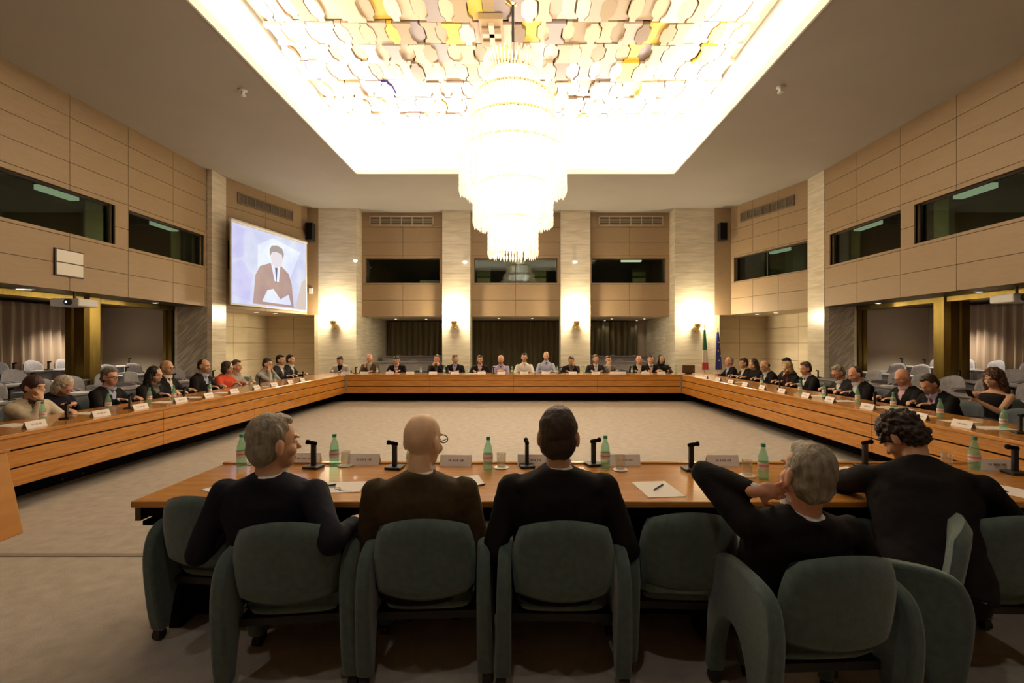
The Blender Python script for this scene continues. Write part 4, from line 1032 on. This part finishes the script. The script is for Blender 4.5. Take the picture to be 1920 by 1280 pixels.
# ---- right side, facing -x
gR = 'people along the right table'; RR = PI/2
RP = [
 (1367, 679, 12.85, dict(hair='hair_grey', style='receding', skin='skin_pink', shirt='cl_lightblue', lean=.15), 'grey-haired man in a dark suit beside the blue flag'),
 (1394, 684, 12.0, dict(hair='hair_darkbrown', skin='skin_tan', lean=.2, hp=.2), 'dark-haired man, second from the far right corner'),
 (1412, 690, 11.55, dict(vcut=False, hair='hair_darkbrown', style='long', lean=.2, hp=.3, hy=.4), 'woman whose long brown hair hides her face'),
 (1434, 694, 11.0, dict(hair='hair_black', style='fringe', skin='skin_tan', lean=.32, hp=.4), 'balding man bent over the right table'),
 (1476, 697, 10.2, dict(vcut=True, shirt='cl_maroon', hair='hair_blond', style='bob', lean=.32, hp=.35, hy=.3), 'blond woman in dark maroon and black bending forward'),
 (1510, 695, 9.55, dict(hair='hair_brown', skin='skin_pink', tie='cl_red', lean=.22, hp=.25), 'brown-haired man in black with a maroon tie'),
 (1571, 700, 8.55, dict(jacket='cl_charcoal', hair='hair_grey', skin='skin_pink', glasses=True, badge=True, lean=.3, hp=.45), 'grey-haired man in a charcoal suit wearing a badge'),
 (1603, 707, 8.08, dict(hair='hair_brown', style='receding', skin='skin_pink', lean=.3, hp=.4), 'brown-haired man in black next to the man with the badge'),
 (1692, 712, 7.12, dict(jacket='cl_black', shirt='cl_pink', hair='hair_grey', style='bald', skin='skin_pink', glasses=True, lean=.15, hp=.4), 'bald man with glasses and a pink shirt at the right table'),
 (1742, 730, 6.5, dict(hair='hair_darkbrown', shirt='cl_lilac', tie='cl_red', skin='skin_tan', lean=.42, hp=.6, fat=1.15), 'dark-haired man in a dark suit bent low over his papers'),
]
for x, y, Y, kw, lab in RP:
    p = person(lab, hw(x, y, Y), RR, group=gR, **kw)
    place_chair(p.location.x+.04, p.location.y, RR, 'blue-grey armchair under the '+lab.replace(' at the right table', ''), gch)
p = person('black-haired man in the second row behind the blond woman', hw(1474, 681, 11.2), RR, group='people behind the right table', hair='hair_black', skin='skin_tan', lean=.05, hp=.3, jacket='cl_charcoal')
place_chair(p.location.x+.04, p.location.y, RR, 'blue-grey armchair under the black-haired man in the second row', gch)
p = person('woman with curly auburn hair in a black sleeveless top using a phone', hw(1861, 718, 6.75), RR+.25, group='people behind the right table', hair='hair_curly_auburn', style='bigcurly', skin='skin_light', lean=-.05, hp=.2,
           jacket='cl_black', vcut=False, sleeves='none', hands=[(-.03, .36, .80), (.03, .34, .82)], hand_dir=[((.3, .6, .6), (.3, -.5, 0)), ((-.3, .6, .6), (-.3, -.5, 0))], curl=(.6, .6))
place_chair(p.location.x+.04, p.location.y, RR+.25, 'blue-grey armchair under the woman using a phone', gch)
q = Matrix.Translation(p.location) @ Matrix.Rotation(RR+.25, 4, 'Z')
o = MB().box((-.035, -.004, -.07), (.035, .004, .07)).obj('mobile_phone', 'black', bevel=.003); o.matrix_world = q @ Matrix.Translation((0, .45, .90)) @ Matrix.Rotation(-.6, 4, 'X'); tag(o, 'black mobile phone held by the curly auburn-haired woman', 'phone')
# empty chairs
for i, (x, y, rz, lab) in enumerate([(-5.98, 7.42, RL, 'empty blue-grey armchair between the man with glasses and the long-haired woman'), (-6.0, 8.62, RL, 'empty blue-grey armchair left of the black-haired man beside the coral top'),
        (-6.0, 10.7, RL, 'empty blue-grey armchair beyond the man in a pale shirt'), (-6.3, 5.2, RL, 'empty blue-grey armchair left of the woman in cream'),
        (5.6, 8.9, RR, 'empty blue-grey armchair left of the man with the badge'), (5.65, 7.6, RR, 'empty blue-grey armchair behind the bald man with glasses'), (5.75, 5.75, RR, 'empty blue-grey armchair below the woman with a phone'), (5.75, 5.0, RR, 'empty blue-grey armchair at the right picture edge by the right table')]):
    place_chair(x, y, rz, lab, gch)

# ------------------------------------------------------------------ things on the tables
def make_bottle(label, loc, grp):
    t = thing('water_bottle', label, 'bottle', loc, 0, grp)
    MB().lathe([(.028, 0), (.032, .008), (.032, .05), (.029, .056), (.032, .062), (.032, .105), (.029, .125), (.030, .135), (.022, .162), (.0125, .188), (.0125, .205)], 18).obj('body', 'bottle_plastic', t, smooth=50)
    MB().lathe([(.0328, .060), (.0328, .106)], 18, closed=False).obj('label_band', 'bottle_label', t, smooth=60)
    MB().lathe([(.0331, .079), (.0331, .090)], 18, closed=False).obj('label_stripe', 'label_red', t.children[-1], smooth=60)
    MB().lathe([(.0145, .200), (.0145, .218), (.012, .221)], 14).obj('cap', 'bottle_cap', t, smooth=50)
    return t
def make_mic(label, loc, rz, grp):
    t = thing('desk_microphone', label, 'microphone', loc, rz, grp)
    MB().box((-.055, -.05, 0), (.055, .05, .018)).obj('base', 'black', t, bevel=.006)
    MB().box((-.016, -.012, .018), (.016, .012, .165)).obj('post', 'black', t, bevel=.004)
    X = Matrix.Translation((0, 0, .168)) @ Matrix.Rotation(PI/2-.15, 4, 'Y')
    MB().lathe([(.010, -.022), (.014, -.015), (.014, .015), (.011, .032), (.016, .036), (.016, .052), (.004, .056)], 14, X).obj('microphone_head', 'black_matte', t, smooth=50)
    return t
def make_glass(label, loc, grp):
    t = thing('drinking_glass', label, 'glass', loc, 0, grp)
    MB().lathe([(.030, .008), (.033, .10), (.031, .10), (.028, .014), (.002, .012)], 18).obj('tumbler', 'clear_glass', t, smooth=50)
    MB().lathe([(.048, 0), (.052, .004), (.048, .007), (.002, .007)], 20).obj('saucer', 'ceramic', t, smooth=50)
    return t
def make_card(label, loc, rz, grp, w2=.11):
    t = thing('name_card', label, 'name card', loc, rz, grp)
    m = MB(); m.prism([(-.03, 0), (-.0285, 0), (0, .068), (.0285, 0), (.03, 0), (.0012, .072), (-.0012, .072)], -w2, w2, axis='x'); m.obj('folded_card', 'card', t)
    k = MB(); rr = random.Random(int(abs(loc[0])*91+abs(loc[1])*57))
    for s in (-1, 1):
        X = Matrix.Translation((0, s*.0305, .0)) @ Matrix.Rotation(s*-.0, 4, 'X'); x = -w2*.45
        while x < w2*.45:
            ww = .0045+rr.random()*.004
            y_ = lambda z: s*(.03-.0295*z/.072+.0012)
            z0_, z1_ = .030, .043
            k.add([(x, y_(z0_), z0_), (x+ww, y_(z0_), z0_), (x+ww, y_(z1_), z1_), (x, y_(z1_), z1_)], [(0, 1, 2, 3)]); x += ww+.0035+(.008 if rr.random() < .15 else 0)
    k.obj('lettering', 'ink', t)
    return t
def make_paper(label, loc, rz, grp=None, pen=False, w=.21, l=.297, mt='paper', marks=False):
    t = thing('paper_sheet', label, 'paper', loc, rz, grp)
    MB().box((-w/2, -l/2, 0), (w/2, l/2, .003)).obj('sheet', mt, t)
    if marks:
        k = MB(); rr = random.Random(2)
        for i in range(5): k.tube([(-.03+.025*i+.01*math.sin(j*1.7+i), -.04+.02*math.cos(j*2.1+i)+.02*i, .0035) for j in range(7)], .0012, 4)
        k.obj('scribble', 'ink', t)
    return t
def make_pen(label, loc, rz):
    t = thing('pen', label, 'pen', loc, rz)
    X = Matrix.Rotation(PI/2, 4, 'Y')
    MB().lathe([(.001, -.07), (.004, -.06), (.0045, .05), (.0045, .068)], 10, Matrix.Translation((0, 0, .005)) @ X).obj('barrel', 'pen', t, smooth=40)
    MB().box((.02, -.0015, .008), (.062, .0015, .011)).obj('clip', 'grey_metal', t.children[-1])
def tt(x, y): Y = (CAMZ-.75)*F/(y-CY); return ((x-CX)/F*Y, Y, .7505)
gB = 'water bottles on the near table'; B0 = None
def put(store, maker, loc, rz, lab, grp, *a):
    if store[0] is None: store[0] = maker(lab, loc, *a, grp) if maker in (make_mic, make_card) else maker(lab, loc, grp); return store[0]
    return dup(store[0], loc, rz, lab, grp)
Bs, Ms, Gs, Cs = [None], [None], [None], [None]
make = {'b': (Bs, make_bottle), 'g': (Gs, make_glass), 'm': (Ms, make_mic), 'c': (Cs, make_card)}
def item(k, loc, rz, lab, grp):
    st, mk = make[k]
    if k in 'mc':
        if st[0] is None: st[0] = mk(lab, loc, rz, grp); return
    elif st[0] is None: st[0] = mk(lab, loc, grp); return
    dup(st[0], loc, rz, lab, grp)
for x, y, lab in ((453, 873, 'green water bottle left of the grey-haired man in navy'), (627, 873, 'green water bottle right of the grey-haired man in navy'), (771, 880, 'green water bottle mostly hidden by the bald man in olive'), (915, 880, 'green water bottle between the bald man and the tall dark-haired man'),
                  (1135, 877, 'green water bottle right of the tall dark-haired man'), (1431, 897, 'green water bottle left of the reclining man\'s head'), (1827, 880, 'green water bottle right of the curly-haired man')):
    item('b', tt(x, y), 0, lab, gB)
for x, y, lab in ((648, 873, 'tumbler on a white saucer beside the bottle, right of the man in navy'), (940, 877, 'tumbler on a white saucer left of the tall dark-haired man'), (1163, 881, 'tumbler on a white saucer right of the tall dark-haired man'), (1401, 892, 'tumbler on a white saucer left of the reclining man'), (478, 869, 'tumbler partly behind the head of the man in navy'), (1775, 877, 'tumbler right of the curly-haired man')):
    item('g', tt(x, y), 0, lab, 'tumblers on the near table')
for x, y, rz, lab in ((588, 877, 3.0, 'black desk microphone right of the man in navy'), (740, 878, 3.0, 'black desk microphone left of the bald man in olive'), (988, 875, 1.7, 'black desk microphone just left of the tall dark-haired man'), (1113, 872, .3, 'black desk microphone just right of the tall dark-haired man'), (1296, 881, .1, 'black desk microphone beside the loose sheet with a pen'), (1622, 876, .1, 'black desk microphone in front of the curly-haired man'), (1903, 888, 3.1, 'black desk microphone at the right picture edge')):
    item('m', tt(x, y), rz, lab, 'desk microphones on the near table')
for x, y, rz, lab in ((572, 868, 0, 'name card left of the first microphone on the near table'), (683, 870, 0, 'name card behind the bottle between the man in navy and the bald man'), (855, 872, -.05, 'name card right of the bald man\'s head'), (1000, 871, 0, 'name card left of the tall dark-haired man'), (1170, 871, 0, 'name card right of the tall dark-haired man'), (1354, 872, 0, 'name card right of the uncovered microphone'), (1525, 871, .2, 'name card behind the reclining man\'s head'), (1865, 880, -.1, 'name card at the right end of the near table')):
    item('c', tt(x, y), rz, lab, 'name cards on the near table')
for x, y, rz, lab, mk in ((445, 911, -.5, 'white sheet of paper left of the man in navy', 0), (632, 914, -1.45, 'sheet of paper with scribbles right of the man in navy', 1), (858, 903, -1.3, 'sheet of paper behind the bald man\'s shoulder', 0), (1232, 917, .10, 'white sheet with a pen on the near table beside the tall man', 0), (1588, 886, -1.2, 'sheets of paper between the reclining and the curly-haired man', 0), (1880, 918, .45, 'white sheet with a pen at the right end of the near table', 0)):
    make_paper(lab, tt(x, y), rz, 'papers on the near table', marks=bool(mk))
def pen_at(x, y, rz, lab, dz=.004): l = tt(x, y); make_pen(lab, (l[0], l[1], l[2]+dz), rz)
pen_at(1234, 916, .9, 'black pen lying on the sheet beside the tall dark-haired man'); pen_at(455, 903, .5, 'black pen on the sheet left of the man in navy'); pen_at(607, 914, .5, 'black pen on the scribbled sheet')
pen_at(1868, 918, 1.6, 'black pen on the sheet at the right end'); pen_at(893, 913, .8, 'black pen behind the shoulder of the bald man', 0)
# glasses lying on the right papers
t = thing('eyeglasses', 'folded eyeglasses lying on papers at the right end of the near table', 'eyeglasses', tt(1880, 872))
g = MB()
for sx in (-1, 1):
    g.tube([(sx*.034+.025*math.cos(a), 0, .02+.018*math.sin(a)) for a in [2*PI*i/14 for i in range(15)]], .0018, 6); g.tube([(sx*.06, 0, .02), (sx*-.03, .03+sx*.006, .004)], .0018, 6)
g.obj('frame', 'black', t)
# left, far and right table
gCL, gBL = 'name cards on the big table', 'water bottles on the big table'
def lx(x, X): Y = X*F/(x-CX); return (X, Y, .7505)
LC = [65, 188, 262, 338, 390, 438, 480, 513, 543, 566]
lw = ['in front of the woman in cream', 'in front of the white-haired woman', 'in front of the man with glasses', 'in front of the long-haired woman', 'in front of the black-haired man', 'in front of the woman in coral', 'in front of the pale-shirted man', 'in front of the man resting on both hands', 'in front of the charcoal-suited man', 'nearest the far left corner']
for x, wv in zip(LC, lw): item('c', lx(x, -4.9), PI/2+.08*math.sin(x), 'name card on the left table '+wv, gCL)
fw_ = [(647, 'dark-haired person in pale grey'), (683, 'man in the brown jacket'), (731, 'black-haired man looking down'), (769, 'empty chair in the left back bay'), (812, 'red-faced man with hands at his mouth'), (853, 'man with the lilac shirt and dark suit'), (903, 'man with the pink shirt'), (940, 'white-haired man in lilac'), (983, 'man in the white shirt'), (1023, 'bald man in light blue'), (1074, 'man with a hand to his face'), (1117, 'man in the brownish suit'), (1151, 'man in the grey jacket'), (1166, 'empty chair in the right back bay'), (1210, 'red-faced bald man'), (1240, 'long-haired woman at the end')]
for x, wv in fw_: item('c', (P(x, 13.1), 13.1, .7505), 0, 'name card on the far table before the '+wv, gCL)
RC = [(1324, 'nearest the far right corner'), (1347, 'second from the far right corner'), (1371, 'in front of the man beside the blue flag'), (1398, 'in front of the second man from the corner'), (1430, 'in front of the bent balding man'), (1467, 'in front of the blond woman'), (1512, 'in front of the man with the maroon tie'), (1557, 'in front of the man with the badge'), (1628, 'in front of the brown-haired man in black'), (1726, 'in front of the yellow paper'), (1806, 'nearest the camera on the right table')]
for x, wv in RC: item('c', lx(x, 4.46), PI/2+.08*math.sin(x), 'name card on the right table '+wv, gCL)
for x, X, wv in ((80, -5.15, 'the woman in cream'), (203, -5.2, 'the man with glasses'), (280, -5.25, 'the long-haired woman'), (326, -5.15, 'the empty chair'), (393, -5.1, 'the black-haired man'), (470, -5.2, 'the pale-shirted man'), (515, -5.1, 'the man resting on both hands')):
    item('b', lx(x, X), 0, 'green water bottle on the left table by '+wv, gBL)
for x, X, wv in ((1882, 4.75, 'the right picture edge'), (1763, 4.75, 'the yellow paper'), (1675, 4.75, 'the bald man with glasses'), (1608, 4.8, 'the brown-haired man in black'), (1545, 4.8, 'the man with the maroon tie'), (1500, 4.75, 'the blond woman'), (1428, 4.75, 'the bent balding man')):
    item('b', lx(x, X), 0, 'green water bottle on the right table by '+wv, gBL)
for x, wv in ((707, 'the man in the brown jacket'), (789, 'the empty chair'), (833, 'the red-faced man'), (877, 'the left narrow column'), (960, 'the middle'), (1045, 'the right narrow column'), (1095, 'the man with a hand to his face'), (1185, 'the red-faced bald man'), (1267, 'the right corner')):
    item('b', (P(x, 13.3), 13.3, .7505), 0, 'small water bottle on the far table by '+wv, gBL)
for x, X, rz, wv in ((125, -5.1, .3, 'left table beside the white-haired woman'), (243, -5.1, .3, 'left table beside the man with glasses'), (345, -5.1, .3, 'left table beside the long-haired woman'), (388, -5.1, .3, 'left table beside the black-haired man'), (487, -5.1, .3, 'left table beside the pale-shirted men'), (568, -5.1, .3, 'left table near the far corner'),
                    (1913, 4.7, 2.8, 'right table at the picture edge'), (1640, 4.8, 2.8, 'right table by the brown-haired man'), (1550, 4.7, 2.8, 'right table beside the man with the badge'), (1462, 4.8, 2.8, 'right table beside the blond woman')):
    item('m', lx(x, X), PI/2+rz, 'black desk microphone on the '+wv, 'desk microphones on the big table')
for x, wv in ((667, 'left corner column'), (840, 'left narrow column'), (925, 'white-haired man in lilac'), (1050, 'bald man in light blue'), (1255, 'long-haired woman')):
    item('m', (P(x, 13.45), 13.45, .7505), 0, 'black desk microphone on the far table by the '+wv, 'desk microphones on the big table')
for x, X, rz, wv in ((25, -5.25, 1.4, 'left table in front of the woman in cream'), (165, -5.25, 1.5, 'left table in front of the white-haired woman'), (305, -5.15, 1.4, 'left table in front of the long-haired woman'), (365, -5.1, 1.5, 'left table before the black-haired man'), (418, -5.1, 1.5, 'left table before the woman in coral'), (493, -5.05, 1.5, 'left table before the pale-shirted men'),
                     (1800, 4.75, 1.6, 'right table in the foreground'), (1862, 4.7, 1.5, 'right table at the picture edge'), (1690, 4.85, 1.6, 'right table before the bald man with glasses'), (1655, 4.8, 1.5, 'right table between two men in black'), (1580, 4.7, 1.6, 'right table before the man with the badge'), (1535, 4.75, 1.4, 'right table before the man with the maroon tie'), (1385, 4.7, 1.5, 'right table near the far corner')):
    make_paper('white papers on the '+wv, lx(x, X), rz, 'papers on the big table')
make_paper('yellow paper on the right table before the man bent low', lx(1733, 4.68), 1.7, None, mt='paper_yellow', w=.18, l=.25)
for x, wv in ((885, 'by the man in pink'), (1160, 'by the man in grey')):
    make_paper('white papers on the far table '+wv, (P(x, 13.3), 13.3, .7505), 1.5, 'papers on the big table')
# monitor at the corner
t = thing('desk_monitor', 'small brown-grey monitor standing at the far right table corner', 'monitor', (P(1291, 13.3), 13.3, .7505))
MB().box((-.17, -.02, .02), (.17, .02, .24)).obj('screen_case', 'cl_brown', t, bevel=.006); MB().box((-.08, -.06, 0), (.08, .06, .02)).obj('foot', 'black', t)

# flags
def flag(label, x, y, cols, ztop):
    t = thing('flag', label, 'flag', (x, y, 0))
    MB().tube([(0, 0, 0.02), (0, 0, ztop+.1)], .014).obj('pole', 'brass_bright', t); MB().lathe([(.14, 0), (.14, .03), (.03, .06)], 20).obj('base', 'brass_bright', t); MB().ell((0, 0, ztop+.12), (.02, .02, .04)).obj('finial', 'brass_bright', t)
    nz = 22; rs = []
    z0 = .75
    m = MB(); lev = []
    for i in range(nz+1):
        f = i/nz; z = ztop-(ztop-z0)*f; wdt = .03+.062*f**.8; ring = []
        for j in range(20):
            a = 2*PI*j/20; r_ = wdt*(1+.22*math.sin(5*a+f*2)); ring.append((r_*math.cos(a)+.02*f, r_*.55*math.sin(a), z))
        lev.append(ring)
    for k, (f0, f1) in enumerate([(c_[1], c_[2]) for c_ in cols]):
        m.mi = k; m.rings(lev[int(f0*nz):int(f1*nz)+1])
    m.obj('cloth', [c_[0] for c_ in cols], t, smooth=60)
    return t
mat('flag_green', (.02, .13, .05), .8); mat('flag_white', (.7, .62, .52), .8); mat('flag_red', (.5, .04, .04), .8); mat('flag_blue', (.015, .02, .16), .8); mat('flag_star', (.8, .6, .1), .6)
flag('furled green, white and red flag before the right corner column', P(1321, 15.3), 15.3, [('flag_green', 0, .5), ('flag_white', .5, .82), ('flag_red', .82, 1)], 2.02)
fb = flag('furled dark blue flag with gold stars beside the right corner column', P(1346, 15.3), 15.3, [('flag_blue', 0, 1)], 1.95)
st = MB()
for i, (dx, dz) in enumerate(((-.01, 1.62), (.03, 1.5), (-.03, 1.36), (.04, 1.2), (0, 1.05))):
    st.prism([(dx+(.028 if k % 2 == 0 else .011)*math.sin(k*PI/5), dz+(.028 if k % 2 == 0 else .011)*math.cos(k*PI/5)) for k in range(10)], -.105, -.098, axis='y')
st.obj('stars', 'flag_star', fb)

# ------------------------------------------------------------------ audience rows
def desk_row(label, P0, P1, z, floor, face, grp):
    """audience desk: P0->P1, face = unit vector toward the room centre"""
    t = thing('audience_desk', label, 'desk', (*(((P0[0]+P1[0])/2, (P0[1]+P1[1])/2)), floor), 0, grp)
    o = Vector(((P0[0]+P1[0])/2, (P0[1]+P1[1])/2, 0)); A = Vector((*P0, 0))-o; B = Vector((*P1, 0))-o; L = (B-A).length; u = (B-A)/L; n = Vector((*face, 0))
    X = Matrix(((u.x, n.x, 0, A.x), (u.y, n.y, 0, A.y), (0, 0, 1, 0), (0, 0, 0, 1))); h = z-floor
    MB().box((0, -.2, h-.03), (L, .2, h), X).obj('desktop', 'lilac_laminate', t, bevel=.005)
    MB().box((.02, .12, .08), (L-.02, .15, h-.03), X).obj('front_panel', 'lilac_laminate', t)
    for a in (0, L-.03): MB().box((a, -.18, 0), (a+.03, .15, h-.03), X).obj('end_panel', 'lilac_laminate', t)
    return t
for s, xs, nm in ((-1, (-7.7, -8.75, -9.8), 'left'), (1, (7.4, 8.45, 9.5), 'right')):
    for r_ in range(3):
        fl = .12*r_
        if r_: S(MB().box((min(xs[r_]-s*.35, s*(11 if s < 0 else 10.7)), 3.0, 0), (max(xs[r_]-s*.35, s*(11 if s < 0 else 10.7)), 12.15, fl)).obj('floor_step_%s_%d' % (nm, r_), 'carpet'))
        for k in range(4):
            ya = 3.2+k*2.25; yb = ya+2.15
            if r_ == 1 and k == 2: yb = 9.5
            if r_ == 1 and k == 3: ya = 10.15
            desk_row('%s grey desk in the %s gallery, %s row, %s section' % ('long', nm, ['front', 'middle', 'back'][r_], ['nearest', 'second', 'third', 'farthest'][k]), (xs[r_], ya), (xs[r_], min(yb, 12.05)), .74+.15*r_, fl, (-s, 0), 'grey audience desks in the %s gallery' % nm)
ORD = 'first second third fourth fifth sixth seventh eighth ninth tenth eleventh twelfth thirteenth'.split()
achair = None; gA = 'grey audience chairs under the galleries'; row_w = ['front', 'middle', 'back']
rnd = random.Random(11)
for s, xs, nm in ((-1, (-8.15, -9.25, -10.25), 'left'), (1, (7.85, 8.95, 9.95), 'right')):
    for r_ in range(3):
        for k in range(13):
            y = 3.5+k*.68; x = xs[r_]
            if y > 12.0 or (r_ == 1 and abs(y-9.8) < .45): continue
            lab = 'grey chair in the %s row of the %s gallery, %s from the camera end' % (row_w[r_], nm, ORD[k])
            rz = (RL if s < 0 else RR)+rnd.uniform(-.2, .2)
            if achair is None: achair = make_chair(lab, 'lilac_fabric', (x, y, .12*r_), rz, group=gA+', '+row_w[r_]+' '+nm, name='audience_chair'); achair.scale = (1, 1, 1.22)
            else: dup(achair, (x, y, .12*r_), rz, lab, gA+', '+row_w[r_]+' '+nm)
            if rnd.random() < .7: make_paper('white paper on the %s desk row of the %s gallery, %s place' % (row_w[r_], nm, ORD[k]), ((-7.7, -8.75, -9.8)[r_] if s < 0 else (7.4, 8.45, 9.5)[r_], y+.1, .7405+.15*r_), rnd.uniform(0, 3), 'loose papers on the %s desks, %s' % (nm, row_w[r_]))
            if rnd.random() < .45:
                item('m', ((-7.7, -8.75, -9.8)[r_] if s < 0 else (7.4, 8.45, 9.5)[r_], y+.32, .7405+.15*r_), (0 if s < 0 else PI), 'small black microphone on the %s desk row of the %s gallery, %s place' % (row_w[r_], nm, ORD[k]), 'microphones on the %s desks, %s' % (nm, row_w[r_]))
for xa, xb, nm in ((-5.2, -2.75, 'left'), (2.4, 4.8, 'right')):
    for r_, y in enumerate((16.95, 18.05)):
        if r_: S(MB().box((xa-.1, y-.4, 0), (xb+.1, 18.95, .14)).obj('floor_step_back_'+nm, 'carpet'))
        z = .95+.17*r_
        desk_row('long grey desk in the %s back bay, %s row' % (nm, ['front', 'rear'][r_]), (xa, y), (xb, y), z, .14*r_, (0, -1), 'grey audience desks in the back bays')
        for k in range(3):
            x = xa+(xb-xa)*(k+.5)/3
            dup(achair, (x, y+.45, .14*r_), PI+rnd.uniform(-.1, .1), '%s grey chair in the %s row of the %s back bay' % (['left', 'middle', 'right'][k], ['front', 'rear'][r_], nm), 'grey audience chairs in the %s back bay, row %s' % (nm, ['front', 'rear'][r_]))
